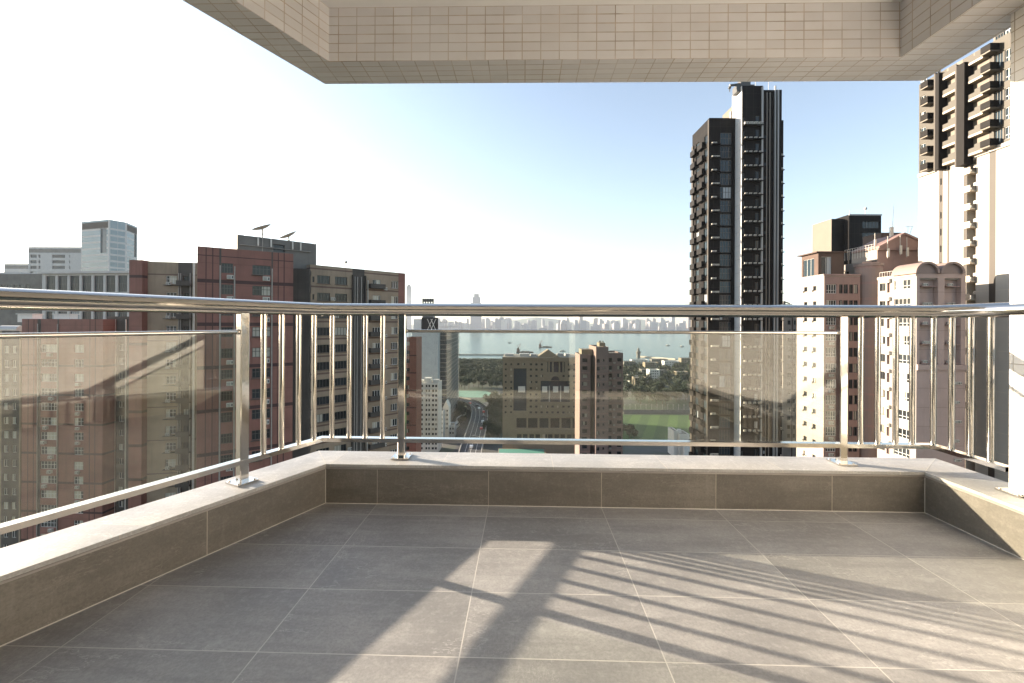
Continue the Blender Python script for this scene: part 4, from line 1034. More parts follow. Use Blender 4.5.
def hotel():
    Y = 222.0; px = Y / F
    A = (gx(503, Y), Y); B = (gx(582.5, Y), Y); zt = gz(358, Y)
    foot = rectf(A, B, 28)
    root = estate('hotel', 'sandstone building with a pediment, columns and square window grid', foot, zt, None, 'building')
    u = lambda x: upx(A, B, x); Z = lambda y: gz(y, Y)
    ops = []
    xs_ = [531.2, 536.7, 542.1, 547.6, 553, 558.4, 563.9, 569.3, 574.7]
    ys_ = [364.5, 369.7, 376, 382.2, 388.3, 394.6, 400.8, 406.7, 412.5]
    for i, x in enumerate(xs_):
        for j, y in enumerate(ys_):
            inner = 3 <= i <= 6
            if inner and j in (0, 1): continue
            if j == 2 and i in (3, 4, 5): continue
            if (2 <= i <= 6) and j in (3, 4, 5, 6): continue
            ops.append((u(x - 1.15), u(x + 1.15), Z(y + 1.1), Z(y - 1.1)))
    ops += [(u(x - .9), u(x + .9), Z(y + 1.0), Z(y - 1.0)) for x in (506, 511.5) for y in ys_]
    ops += [(u(x - 1.1), u(x + 1.1), Z(365.4), Z(363.2)) for x in (518.5, 524)]
    por = (u(547.6), u(565), Z(372.2), Z(361.8)); big = (u(541), u(570.3), Z(401.8), Z(380.9)); gl = (u(513.8), u(526.8), Z(411), Z(368.5))
    pod = [(u(a), u(b_), Z(428), Z(418.2)) for a, b_ in ((517, 527), (528.5, 538), (540, 549), (551, 560), (562, 571), (573, 580.5))]
    pod += [(u(a), u(a + 4.6), Z(438.5), Z(434.3)) for a in (517.5, 523.5, 530, 536, 543, 548.5, 555, 561, 567.5, 574)]
    mb = MB(); kept = facade(mb, A, B, GROUND, zt, ops + [por, big, gl] + pod, .6)
    for i in range(1, 4): facade(mb, foot[i], foot[(i + 1) % 4], GROUND, zt)
    mb.face([(*p, zt) for p in foot], 1)
    on_wall(mb, A, B, u(528), u(582.5), Z(417.2), Z(415.6), .8, -.003); on_wall(mb, A, B, u(514), u(582.5), Z(432.6), Z(429), 1.2, -.003); on_wall(mb, A, B, -.3, u(582.5), zt - 1.0, zt + .4, .6, -.003)
    build('wall', mb, [M['stonehotel'], M['roof']], root, uv=True)
    dark_windows(root, A, B, [o for o in ops if o in kept], 'pane', .6)
    for nm, o in (('portico_glazing', por), ('bay_glazing', big), ('glass_wall', gl)):
        mb = MB(); on_wall(mb, A, B, o[0], o[1], o[2], o[3], -.58, .8); build(nm, mb, M['darkglass'], root)
    for o in pod:
        mb = MB(); on_wall(mb, A, B, o[0], o[1], o[2], o[3], -.58, .8); build('podium_opening', mb, M['pane'], root)
    for x in (549.2, 553, 559.5, 563.3):
        mb = MB(); p = hit(A, B, x); mb.tube([(p[0], p[1] + .1, Z(372.2)), (p[0], p[1] + .1, Z(361.8))], .42, 12); build('column', mb, M['stonehotel'], root)
    for x in (545, 556, 567):
        mb = MB(); on_wall(mb, A, B, u(x - 2.6), u(x + 2.6), Z(392.5), Z(386.5), -.3, .57); build('bay_panel', mb, M['white'], root)
    mb = MB(); on_wall(mb, A, B, u(518.5), u(525.5), Z(392.5), Z(386.5), -.3, .57); build('bay_panel', mb, M['white'], root)
    for x in (549.7, 561):
        mb = MB(); on_wall(mb, A, B, u(x - .5), u(x + .5), Z(401.8), Z(386), -.2, .57); build('mullion', mb, M['office'], root)
    # arch over the bay
    mb = MB(); c = hit(A, B, 555.5); r_ = 4.3 * px; n = 20
    arc = [(c[0] + r_ * math.cos(math.pi * i / n), Y - .15, Z(380.4) + r_ * math.sin(math.pi * i / n)) for i in range(n + 1)]
    mb.face(arc[::-1]); mb.face([(a[0], a[1] - .01, a[2]) for a in arc]); build('arch_window', mb, M['darkglass'], root)
    mb = MB()
    for i in range(n):
        a0, a1 = math.pi * i / n, math.pi * (i + 1) / n
        q = [(c[0] + k * math.cos(a), y, Z(380.4) + k * math.sin(a)) for y in (Y - .5, Y) for k, a in ((r_, a0), (r_ + .5, a0), (r_ + .5, a1), (r_, a1))]
        mb.mesh(q, [(0, 1, 2, 3), (1, 5, 6, 2), (0, 3, 7, 4), (4, 7, 6, 5)])
    build('arch_trim', mb, M['stonehotel'], root)
    # pediments: one on the face, one on the roof behind
    mb = MB()
    for xa, xb, xm, zb, za, y0, y1 in ((546, 567, 556.5, Z(361.2), Z(355.2), Y - .7, Y - .003), (538.5, 558.5, 548.5, zt + .4, Z(350.3), Y + 6, Y + 14)):
        k = y0 / Y
        q = [(gx(xa, y0), zb), (gx(xb, y0), zb), (gx(xm, y0), za)]
        mb.mesh([(a, y0, z) for a, z in q] + [(a, y1, z) for a, z in q], [(0, 1, 2), (5, 4, 3), (0, 3, 4, 1), (1, 4, 5, 2), (2, 5, 3, 0)])
    mb.box(gx(539, Y), gx(558, Y), Y + 6.1, Y + 13.9, zt, zt + .4)
    build('pediment', mb, M['stonehotel'], root)
    mb = MB()
    for x0, x1, d_, h in ((520, 530, 8, 1.5), (532, 538, 12, 1.0), (560, 566, 9, 1.6), (569, 574, 14, 1.1), (505, 514, 10, 1.2)):
        mb.box(gx(x0, Y), gx(x1, Y), Y + d_, Y + d_ + 6, zt, zt + h)
    build('roof_plant', mb, M['office'], root)
    # deeper left wing
    A2 = (gx(501.5, Y), Y + 8); B2 = (gx(503.2, Y), Y + 8)
    # green court on the podium roof in front
    mb = MB(); mb.box(gx(498, 205), gx(548, 205), 196, 219, GROUND, Z(447)); o = build('podium', mb, M['stonehotel'], root)
    mb = MB(); mb.box(gx(499, 205), gx(546, 205), 197, 218, Z(447) + .003, Z(447) + .05); build('court', mb, plain('roof_court_green', (.08, .25, .19), .8), o)
XR[0] = 545; hotel()

def mauve_tower():
    Y = 165.0; zt = gz(355, Y); Z = lambda y: gz(y, Y)
    foot = axis(gx(580, Y), gx(623, Y), Y, Y + 14)
    root = estate('apartment_tower', 'dusty mauve apartment tower with sunlit edges right of the sandstone building', foot, zt, None)
    P = 2.98; n = 17
    def blk(name, x0, x1, y0, y1, yt, wins, tag_=None):
        ft = axis(gx(x0, y0), gx(x1, y0), y0, y1); z = gz(yt, y0); A, B = ft[0], ft[1]
        ops = [q for a, b_, h in wins for q in rows(upx(A, B, a), upx(A, B, b_), Z(358.5), n, P, h)]
        mb = MB(); k = shell(mb, ft, GROUND, z, {0: dict(ops=ops, depth=.4, hb=[(Z(358.5) - i * P - 2.6, Z(358.5) - i * P - 2.2, 2) for i in range(n)])}, 0, 1, .5)
        build(name, mb, [M['c8'], M['roof'], M['pinkdark']], root, uv=True); dark_windows(root, A, B, k[0], 'pane', .4); return ft
    blk('wall', 580, 590.6, Y, Y + 12, 354.5, [(582.6, 587.6, 1.4)])
    blk('recess_wall', 590.3, 596, Y + 7, Y + 15, 355, [(592.2, 593.8, 1.2)])
    blk('core_wall', 596.2, 608.6, Y - 3, Y + 12, 346.8, [(597.2, 600, 1.3), (603, 604.8, .9)])
    blk('bay_wall', 608.5, 623.3, Y + 2, Y + 15, 353, [(609, 612.2, 1.5), (617.5, 621.8, 1.3)])
    mb = MB()
    mb.box(gx(583, Y), gx(594, Y), Y + 3, Y + 10, zt - .5, Z(350)); mb.box(gx(600, Y), gx(606, Y), Y + 1, Y + 6, gz(347, Y - 3), Z(343)); build('roof_house', mb, M['stonehotel'], root)
    mb = MB()
    for i in range(8): x = gx(609 + i * 1.9, Y + 2.3); mb.tube([(x, Y + 2.3, Z(353) - .3), (x, Y + 2.3, Z(351))], .06, 5)
    mb.tube([(gx(609, Y + 2.3), Y + 2.3, Z(351)), (gx(622.5, Y + 2.3), Y + 2.3, Z(351))], .06, 5); build('roof_rail', mb, M['steelgrey'], root)
    mb = MB(); mb.tube([(gx(603, Y), Y + 3, Z(343)), (gx(602, Y), Y + 3, Z(341.4))], .1, 6); mb.sphere((gx(601.6, Y), Y + 3, Z(341.8)), .5, 8, 0, 1, .4, .8); mb.sphere((gx(604.6, Y), Y + 3, Z(342)), .4, 8, 0, 1, .4, .8)
    mb.tube([(gx(604.6, Y), Y + 3, Z(343)), (gx(604.6, Y), Y + 3, Z(342))], .08, 6); build('roof_aerial', mb, M['dish'], root)
    rr = random.Random(12); A, B = (gx(608.5, Y + 2), Y + 2), (gx(623.3, Y + 2), Y + 2)
    for i in range(n):
        for uu in (upx(A, B, 614.5), upx(A, B, 610.6)):
            if rr.random() < .55: ac_unit(root, A, B, uu, Z(358.5) - i * P - 2.1, .9)
XR[0] = 600; mauve_tower()

# ================================================================== CITY: RIGHT
def black_tower():
    K = 98.0 / 90.0; X0 = gx(741, 98.0)                       # plane of the pale side wall
    yF, yW = 98.0, 100.9
    zt = gz(85.6, yF); zw = gz(118, yW); ztR = gz(122, yF + 3)
    root = estate('residential_tower', 'tall black residential tower with one pale grey vertical strip', axis(X0, gx(782, yF), yF, yF + 14), zt, None, 'residential tower')
    P = 13.9 / F * 98; n = 26
    # lower wing
    xA = gx(708.5, yW); A = (xA, yW); B = (X0, yW); yB = yW + 9.5
    fA = axis(xA, X0, yW, yB); zr0 = gz(139.3, yW)
    mb = MB(); u = lambda x: upx(A, B, x)
    cg = [(u(719.5), u(730.6), zr0 - P * i - 1.2, zr0 - P * i + 1.45) for i in range(n)]
    sidew = [(yB - yW - a - 1.9, yB - yW - a, zr0 - P * i - .4, zr0 - P * i + 1.7) for i in range(n) for a in (.8, 5.4)]
    k = shell(mb, fA, GROUND, zw, {0: dict(ops=cg, depth=.12), 3: dict(ops=sidew, mi=0)}, 0, 1, .8)
    build('wing_wall', mb, [M['black'], M['roof']], root, uv=True)
    windows(root, A, B, k[0], 3, 'alu_dark', 'pane_blue', .55, .05); windows(root, fA[3], fA[0], k[3], 1, 'alu_dark', 'pane_blue')
    mb = MB(); on_wall(mb, fA[3], fA[0], 9.5 - .55, 9.5 - .1, GROUND, zw - .3, .12, -.003); on_wall(mb, fA[3], fA[0], .0, .9, GROUND, zw - 3, .25, -.003); build('corner_trim', mb, M['luxmocha'], root)
    for i in range(n):
        zz = zr0 - P * i - 1.35
        mb = MB(); on_wall(mb, A, B, u(709.8), u(718.8), zz, zz + .14, .75); lg = build('ac_ledge', mb, M['bronze_clad'], root)
        for x in (712.0, 714.2, 717.0)[: 2 + (i % 2)]: ac_unit(lg, A, B, u(x), zz + .14, .68, .15)
    for i in range(n):
        zz = zr0 - P * i - .9
        for v0, v1, o_ in ((1.0, 3.6, 1.0), (4.9, 7.6, .9)):
            mb = MB(); SA, SB = fA[3], fA[0]
            on_wall(mb, SA, SB, v0, v1, zz - .25, zz, o_); on_wall(mb, SA, SB, v0, v1, zz, zz + 1.05, o_, -o_ + .06)
            on_wall(mb, SA, SB, v0, v0 + .06, zz, zz + 1.05, o_ - .06); on_wall(mb, SA, SB, v1 - .06, v1, zz, zz + 1.05, o_ - .06)
            build('balcony', mb, M['bronze_clad'], root)
    # main block with the pale side
    X1 = gx(762, yF); fM = axis(X0, X1, yF, yF + 4.4); A2, B2 = fM[0], fM[1]
    u2 = lambda x: upx(A2, B2, x)
    ops = [(u2(754.8), u2(758.6), zr0 - P * i - .6, zr0 - P * i + 1.0) for i in range(-1, n)] + [(u2(741.8), u2(744.0), zr0 - P * i - .6, zr0 - P * i + .6) for i in range(-1, n)]
    mb = MB(); k = shell(mb, fM, GROUND, zt, {0: dict(ops=ops), 3: dict(mi=2)}, 0, 1, 1)
    build('main_wall', mb, [M['black'], M['roof'], M['greystone']], root, uv=True)
    windows(root, A2, B2, k[0], 1, 'alu_dark', 'pane_blue')
    for i in range(-1, n):
        zz = zr0 - P * i - 1.35
        mb = MB(); on_wall(mb, A2, B2, u2(742), u2(761.3), zz, zz + .14, .75); lg = build('ac_ledge', mb, M['bronze_clad'], root)
        for x in (742.8, 747.4, 752.2, 757.2): ac_unit(lg, A2, B2, u2(x) + .45, zz + .14, .66 if i >= 0 else 1.0, .15)
    fR_ = axis(X0 + .25, X1, yF + 4.403, yF + 9.6); mb = MB(); shell(mb, fR_, GROUND, zt - 2.2, {3: dict(mi=2)}, 0, 1, 1); build('rear_wall', mb, [M['black'], M['roof'], M['luxbeige']], root, uv=True)
    # side piers above the wing roof
    mb = MB(); SA, SB = fR_[3], fR_[0]
    for a in (.4, 2.2, 3.8): on_wall(mb, SA, SB, a, a + .8, zw, zt - 3.2 - (4 - a) * .5, .24, -.003)
    build('side_pier', mb, M['luxwhite'], root)
    # set back middle strip, then right strip and low right wing
    xs0, xs1 = X1 + .003, gx(775, yF + 1); mb = MB()
    f2 = axis(xs0, xs1, yF + 1.2, yB); ops = [(1.0, 1.8, zr0 - P * i - .4, zr0 - P * i + .3) for i in range(n)]
    k = shell(mb, f2, GROUND, zt - .3, {0: dict(ops=ops)}, 0, 1, 1); build('middle_wall', mb, [M['black'], M['roof']], root, uv=True); dark_windows(root, f2[0], f2[1], k[0], 'pane_blue')
    pipes(root, f2[0], f2[1], [.35, 1.5, 2.2], GROUND, zt - 1, .09, 'pipe', .15)
    f3 = axis(xs1 + .003, gx(780.3, yF + 1), yF + .8, yB); mb = MB(); shell(mb, f3, GROUND, gz(90, yF + 1), {}, 0, 1, 1); build('right_pier', mb, [M['black'], M['roof']], root, uv=True)
    f4 = axis(gx(776.5, yF + 1), gx(783, yF + 3), yF + 2.2, yB - 1); A4, B4 = f4[0], f4[1]
    mb = MB(); shell(mb, axis(f3[1][0] + .003, gx(782.6, yF + 2), yF + 2, yB - 1), GROUND, ztR, {}, 0, 1, .8); build('low_wing', mb, [M['black'], M['roof']], root, uv=True)
    for xa, xb, yt, yy in ((760.6, 761.9, 87, yF - .15), (773.4, 774.6, 86, yF + 1.0), (776.6, 777.6, 90, yF + .65)):
        mb = MB(); mb.box(gx(xa, yy), gx(xb, yy), yy - .25, yy + .148, GROUND, gz(yt, yy)); build('vertical_fin', mb, M['greystone'], root)
    A4, B4 = (f3[0][0], f3[0][1]), (f3[1][0], f3[1][1])
    for i in range(1, n):
        zz = zr0 - P * i - 1.35; mb = MB(); q0 = (f3[1][0] + .003, yF + 2); q1 = (gx(782.6, yF + 2), yF + 2)
        on_wall(mb, q0, q1, .1, unit(q0, q1)[1] - .05, zz, zz + .14, .7); lg = build('ac_ledge', mb, M['bronze_clad'], root); ac_unit(lg, q0, q1, .5, zz + .14, .8, .15)
    # roof crane for the cleaning gondola
    p = (gx(738, yF + 1.6) - .6, yF + 1.6)
    t = thing('roof_crane', 'dark window cleaning crane parked on the black tower roof edge', 'roof crane', (p[0] + 1.5, p[1], zt - 1))
    mb = MB(); mb.box(p[0] - .4, p[0] + 3.6, p[1] - 1, p[1] + 1, zt - 1, zt + .6); mb.box(p[0] + .6, p[0] + 2.8, p[1] - .8, p[1] + .8, zt + .6, zt + 1.9); build('base', mb, M['darksteel'], t)
    mb = MB(); mb.tube([(p[0] + 1.6, p[1], zt + 1.3), (p[0] - 1.8, p[1] - .5, zt + .6)], .28, 8); mb.tube([(p[0] - 1.8, p[1] - .5, zt + .2), (p[0] - 1.8, p[1] - .5, zt - .8)], .1, 6); mb.sphere((p[0] - 1.8, p[1] - .5, zt + .1), .35, 8); build('arm', mb, M['darksteel'], t)
    for x, y0, lab in ((754.5, 77, 'thin straight aerial on the black tower roof'), (767.5, 78, 'short bent aerial on the black tower roof above its middle strip')):
        q = (gx(x, yF + 3), yF + 3); mb = MB(); mb.tube([(*q, zt - 1.2), (*q, gz(y0, yF + 3))], .06, 6)
        if x > 760: mb.tube([(q[0], q[1], zt + .7), (q[0] - .5, q[1], zt + .2), (q[0] - .55, q[1], zt - .3)], .05, 6); mb.sphere((*q, gz(y0, yF + 3)), .25, 8)
        solo('antenna_mast', mb, M['steelgrey'], lab, 'antenna', (*q, zt - 1.2), 'antennas on roofs')
XR[0] = 737; black_tower()

def slim_beige():
    Y = 150; foot = axis(gx(783, Y), gx(800, Y), Y, Y + 12); zt = gz(306, Y)
    root = estate('apartment_tower', 'slim beige tower in the gap between the black and pink towers', foot, zt, None)
    L = foot[1][0] - foot[0][0]; ops = rows(1.6, 2.7, zt - 2, 16, 3, 1.4) + rows(3.6, 4.4, zt - 2, 16, 3, 1.4)
    mb = MB(); k = shell(mb, foot, GROUND, zt, {0: dict(ops=ops, vb=[(0, 1.2, 0), (3.0, 3.4, 2)])}, 0, 1, .6)
    build('wall', mb, [M['cream'], M['roof'], M['brown']], root, uv=True); dark_windows(root, foot[0], foot[1], k[0])
    mb = MB(); mb.box(gx(786, Y), gx(796, Y), Y + 2, Y + 3, zt - .6, zt + .7); mb.box(gx(787, Y), gx(789, Y), Y + 2, Y + 3, zt + .7, zt + 1.8); mb.tube([(gx(787, Y), Y + 1.8, zt + 1.6), (gx(793, Y), Y + 1.8, zt + .9)], .2, 6); build('roof_plant', mb, M['darksteel'], root)
XR[0] = 790; slim_beige()

def pink_complex():
    Xl = gx(824, 84); yF, yB = 84.0, 92.0; zt = gz(274, 84)
    root = estate('apartment_tower', 'pink apartment tower with a gabled roof block and rounded turret', axis(Xl, gx(880, 86), yF, yB), zt, None)
    P = 3.05; n = 17; zw = gz(284.5, 84)
    # front wing
    ft = axis(Xl, gx(860, yF), yF, yB); A, B = ft[0], ft[1]; u = lambda x: upx(A, B, x)
    f_ops = [rows(u(826.3), u(836.2), zw, n, P, 1.75), rows(u(839), u(842.6), zw, n, P, 1.75), rows(u(843.4), u(847.8), zw, n, P, 1.75), rows(u(849.2), u(853), zw, n, P, 1.75), rows(u(853.8), u(857.8), zw, n, P, 1.75)]
    LA, LB = ft[3], ft[0]; lu = lambda x: upx(LA, LB, x)
    l_ops = rows(lu(804), lu(807.2), zw - .1, n, P, .95) + rows(lu(813), lu(816.2), zw - .1, n, P, .95)
    mb = MB(); k = shell(mb, ft, GROUND, zt, {0: dict(ops=[o for c in f_ops for o in c], mi=2, hb=[(zt - .5, zt, 0)]), 3: dict(ops=l_ops, mi=0)}, 0, 1, .9)
    on_wall(mb, A, B, -.25, u(860), zt - .35, zt - .05, .25, -.003, 2)
    build('wall', mb, [M['cream'], M['roof'], M['pinkdark']], root, uv=True)
    windows(root, A, B, f_ops[0], 3, 'alu', 'pane', .35)
    for c in f_ops[1:]: windows(root, A, B, c, 1, 'alu_dark', 'pane')
    windows(root, LA, LB, l_ops, 0, 'alu_dark', 'pane')
    rr = random.Random(2)
    for i in range(n):
        ac_unit(root, LA, LB, lu(803.2), zw - .95 - P * i - .25, .62); ac_unit(root, LA, LB, lu(812.2), zw - .95 - P * i - .25, .62)
        if rr.random() < .8: ac_unit(root, A, B, u(831), zw - 1.75 - .8 - P * i, .9)
    mb = MB(); mb.box(gx(812, 88), gx(843, 88), 86.3, 90, zt - .9, gz(253, 88)); 
    # brown rooftop flat
    pf = axis(gx(811, 90.5), gx(843.5, 87), 87, 91.5); zt2 = gz(253.3, 87)
    o = [(.55, 3.3, zt - .4, zt2 - 1.0)]
    pf = axis(Xl + .6 - 0.0, gx(843.5, 86.5), 86.5, 91.5)
    mb = MB(); PA = [(Xl - .0, 91.6), (Xl + .4, 86.5)]
    side = [(.5, 3.8, zt - .3, zt2 - .9)]
    k = shell(mb, pf, zt - .9, zt2, {0: dict(ops=[(.6, 2.6, zt - .3, zt2 - .8)]), 3: dict(ops=side)}, 0, 1, .3)
    mb.box(pf[0][0] - .6, pf[1][0] + .3, 86.1, 92, zt2 + .003, zt2 + .22, 0)
    build('rooftop_flat', mb, [M['brown'], M['roof']], root, uv=True)
    windows(root, pf[0], pf[1], k[0], 1, 'alu', 'pane_blue'); windows(root, pf[3], pf[0], k[3], 2, 'alu', 'pane_blue')
    # turret
    tc = (gx(869, 85), 85.2); tr = 2.15; nseg = 28; ztu = gz(262.8, 83.2)
    mb = MB(); ring = [(tc[0] + tr * math.cos(2 * math.pi * i / nseg), tc[1] + tr * math.sin(2 * math.pi * i / nseg)) for i in range(nseg)]
    zs = [GROUND, ztu - .4, ztu]
    i0 = 0
    for i in range(nseg):
        a, b_ = ring[i], ring[(i + 1) % nseg]
        z = ztu - .7; mb.face([(*a, z), (*b_, z), (*b_, ztu - .7), (*a, ztu - .7)][:4], 0) if False else None
        zc = GROUND
        for j in range(40):
            z1 = ztu - .5 - (39 - j) * P - .0
            if z1 <= zc: continue
            mb.face([(*a, zc), (*b_, zc), (*b_, z1 - .45), (*a, z1 - .45)], 0, True); mb.face([(*a, z1 - .45), (*b_, z1 - .45), (*b_, z1), (*a, z1)], 1, True); zc = z1
    big = [(tc[0] + (tr + .2) * math.cos(2 * math.pi * i / nseg), tc[1] + (tr + .2) * math.sin(2 * math.pi * i / nseg)) for i in range(nseg)]
    mb.prism(big, ztu - .5, ztu, 0)
    build('turret', mb, [M['pinkwall'], M['pinkdark']], root)
    # gabled centre block
    y0, y1 = 86.3, 92.8; x0 = gx(877, y0); x1 = gx(929.5, y0); ze = gz(249, y0); zg = gz(235, y0 + .2)
    ft = axis(x0, x1, y0, y1); A, B = ft[0], ft[1]
    o2 = rows(2.0, 3.4, ze - 5.2, 14, P, 1.4) + rows(6.5, 7.6, ze - 5.2, 14, P, 1.3); o3 = rows(1.6, 3.2, ze - 2.2, 14, P, 1.4) + rows(5.0, 6.4, ze - 2.2, 14, P, 1.4)
    mb = MB(); k = shell(mb, ft, GROUND, ze, {0: dict(ops=o2, mi=0), 3: dict(ops=o3, mi=2)}, 0, 1, .05)
    on_wall(mb, A, B, -.2, x1 - x0 + .6, ze - .25, ze + .1, .5, -.003); 
    build('gabled_block', mb, [M['pinkdark'], M['roof'], M['cream']], root, uv=True)
    windows(root, A, B, k[0], 1, 'alu_dark'); windows(root, ft[3], ft[0], k[3], 1, 'alu_dark')
    mb = MB(); xm = gx(902, y0)
    q = [(x0 - .1, ze + .1), (x1 + .9, ze + .1), (xm, zg)]
    mb.mesh([(a, y0 - .3, z) for a, z in q] + [(a, y1, z) for a, z in q], [(0, 1, 2), (5, 4, 3), (0, 3, 4, 1)])
    for a, b_ in ((q[0], q[2]), (q[2], q[1])):
        mb.mesh([(a[0], y0 - .6, a[1]), (b_[0], y0 - .6, b_[1]), (b_[0], y1, b_[1]), (a[0], y1, a[1]), (a[0], y0 - .6, a[1] + .4), (b_[0], y0 - .6, b_[1] + .4), (b_[0], y1, b_[1] + .4), (a[0], y1, a[1] + .4)],
                [(0, 1, 5, 4), (4, 5, 6, 7), (2, 3, 7, 6), (3, 0, 4, 7), (1, 2, 6, 5), (3, 2, 1, 0)])
    build('gable_roof', mb, M['pinkdark'], root)
    # terrace wing left of the gable, lit side with railing
    ft = axis(gx(862, y0 - .5), x0 - .003, y0 - .5, y1 + 2); zte = gz(262, y0)
    mb = MB(); k = shell(mb, ft, GROUND, zte, {3: dict(mi=2, ops=rows(1.5, 2.6, zte - 1.5, 10, P, 1.2) + rows(4.5, 5.6, zte - 1.5, 10, P, 1.2))}, 0, 1, 1.0)
    build('terrace_wing', mb, [M['pinkwall'], M['roof'], M['cream']], root, uv=True); windows(root, ft[3], ft[0], k[3], 0, 'alu_dark')
    mb = MB(); zr = gz(249, y0)
    for i in range(12): mb.tube([(x0 - .25, y0 + .4 + i * .7, ze - 1.2), (x0 - .25, y0 + .4 + i * .7, ze + 1.1)], .035, 5)
    for z in (ze + 1.1, ze + .6): mb.tube([(x0 - .25, y0 + .4, z), (x0 - .25, y0 + 8.1, z)], .035, 5)
    build('terrace_railing', mb, M['pale_pipe'], root)
    # antennas (mobile phone panels) on the gable block
    for x, ytop, ybot, dy, lab in ((874.5, 233, 249, 1.5, 'fat white panel antenna on the pink terrace'), (887.3, 236, 258, -.8, 'panel antenna on the pink gable wall, nearest the turret'), (899.8, 235, 255, -.8, 'longer panel antenna under the pink gable peak'), (906.5, 237, 257, -.8, 'short panel antenna just beside the gable peak one'), (918, 243, 257, -.8, 'panel antenna on the pink gable wall closest to the cream tower')):
        Y = y0 + dy; mb = MB(); x_ = gx(x, Y); mb.tube([(x_, Y, gz(ybot, Y)), (x_, Y, gz(ytop, Y))], .05, 6); zz = gz(ybot - 1, Y)
        mb.box(x_ - .2, x_ + .2, Y - .25, Y - .05, zz, zz + 1.7); solo('panel_antenna', mb, M['ac'], lab, 'antenna', (x_, Y, gz(ybot, Y)), 'panel antennas on the pink tower')
    for x, yt, yb, lean, lab in ((891, 205, 238, 1.2, 'tall leaning whip aerial above the pink gable'), (907, 226, 240, .3, 'aerial pole with a cross arm behind the pink gable'), (930.5, 249, 258, 0, 'slanted bracket aerial at the pink gable end')):
        Y = y0 + 2; x_ = gx(x, Y); mb = MB(); mb.tube([(x_, Y, gz(yb, Y) - 1.5), (x_ + lean * .4, Y, gz(yt, Y))], .06, 6, r2=.03)
        if x == 907: mb.tube([(x_ - .3, Y, gz(yt + .5, Y)), (x_ + 1.1, Y, gz(yt + .3, Y))], .05, 6); mb.tube([(x_ + 1.0, Y, gz(yt + .3, Y)), (x_ + .5, Y, gz(yt + 8, Y))], .04, 6)
        if x == 891: mb.box(x_ - .25, x_ + .3, Y - .2, Y + .2, gz(237, Y), gz(227, Y))
        if x > 920: mb.tube([(x_, Y - 1, gz(258, Y)), (x_ + 1.4, Y - 1, gz(251, Y))], .06, 6)
        solo('antenna_mast', mb, M['pale_pipe'], lab, 'antenna', (x_, Y, gz(yb, Y) - 1.5), 'antennas on roofs')
    mb = MB(); Y = y0 + 5; 
    for i in range(7):
        x_ = gx(858 + i * 2.6, Y); h = (1.6, 2.6, 1.2, 3.0, 1.8, 2.2, 1.4)[i]; mb.box(x_ - .15, x_ + .2, Y - .3, Y + .3, zte - 1, zte + h)
    mb.box(gx(858, Y), gx(876, Y), Y - .05, Y + .05, zte + .2, zte + .3); mb.tube([(gx(860, Y), Y, zte + 2.8), (gx(864, Y), Y, zte + 1.2)], .12, 6); build('roof_machinery', mb, M['steelgrey'], root)
    # brown chimney block beyond the gable
    mb = MB(); Y = 94; mb.box(gx(881, Y), gx(901, Y), Y, Y + 5, ze - 3, gz(232.5, Y)); build('stair_tower', mb, M['brown'], root)
XR[0] = 860; pink_complex()

def dark_back():
    Y = 130; Xl = gx(836, Y); zt = gz(214.5, Y)
    foot = axis(Xl, gx(881, Y), Y, Y + 9)
    root = estate('residential_tower', 'black slab topped tower rising behind the pink tower', foot, zt, None, 'residential tower')
    mb = MB(); shell(mb, axis(Xl, gx(848.5, Y), Y + 2, Y + 10.4), GROUND, gz(219, Y + 2), {3: dict(mi=2)}, 0, 1, .8); build('side_wall', mb, [M['bronze_clad'], M['roof'], M['luxbeige']], root, uv=True)
    ft = axis(gx(848.6, Y), gx(880.8, Y), Y, Y + 9); A, B = ft[0], ft[1]
    ops = [(upx(A, B, 862), upx(A, B, 879), gz(228, Y), gz(221.5, Y))] + [(upx(A, B, 862), upx(A, B, 879), gz(228, Y) - 3.3 * i, gz(221.5, Y) - 3.3 * i) for i in range(1, 3)]
    mb = MB(); k = shell(mb, ft, GROUND, zt, {0: dict(ops=ops, depth=.2)}, 0, 1, .8); build('front_wall', mb, [M['black'], M['roof']], root, uv=True)
    windows(root, A, B, k[0], 4, 'alu_dark', 'pane_blue')
    mb = MB(); on_wall(mb, A, B, -.1, unit(A, B)[1] + .1, zt - .3, zt + .1, .2, -.003); build('coping', mb, M['office'], root)
    for x, yt, lab in ((849.5, 210.5, 'short aerial pole on the black slab topped roof'), (865, 208.5, 'small white dome on the black slab topped roof')):
        q = (gx(x, Y + 3), Y + 3); mb = MB(); mb.tube([(*q, zt - .8), (*q, gz(yt, Y + 3))], .09, 6)
        if x > 860: mb.sphere((*q, gz(yt, Y + 3)), .45, 10)
        solo('roof_aerial', mb, M['office'], lab, 'aerial', (*q, zt - .8))
XR[0] = 855; dark_back()

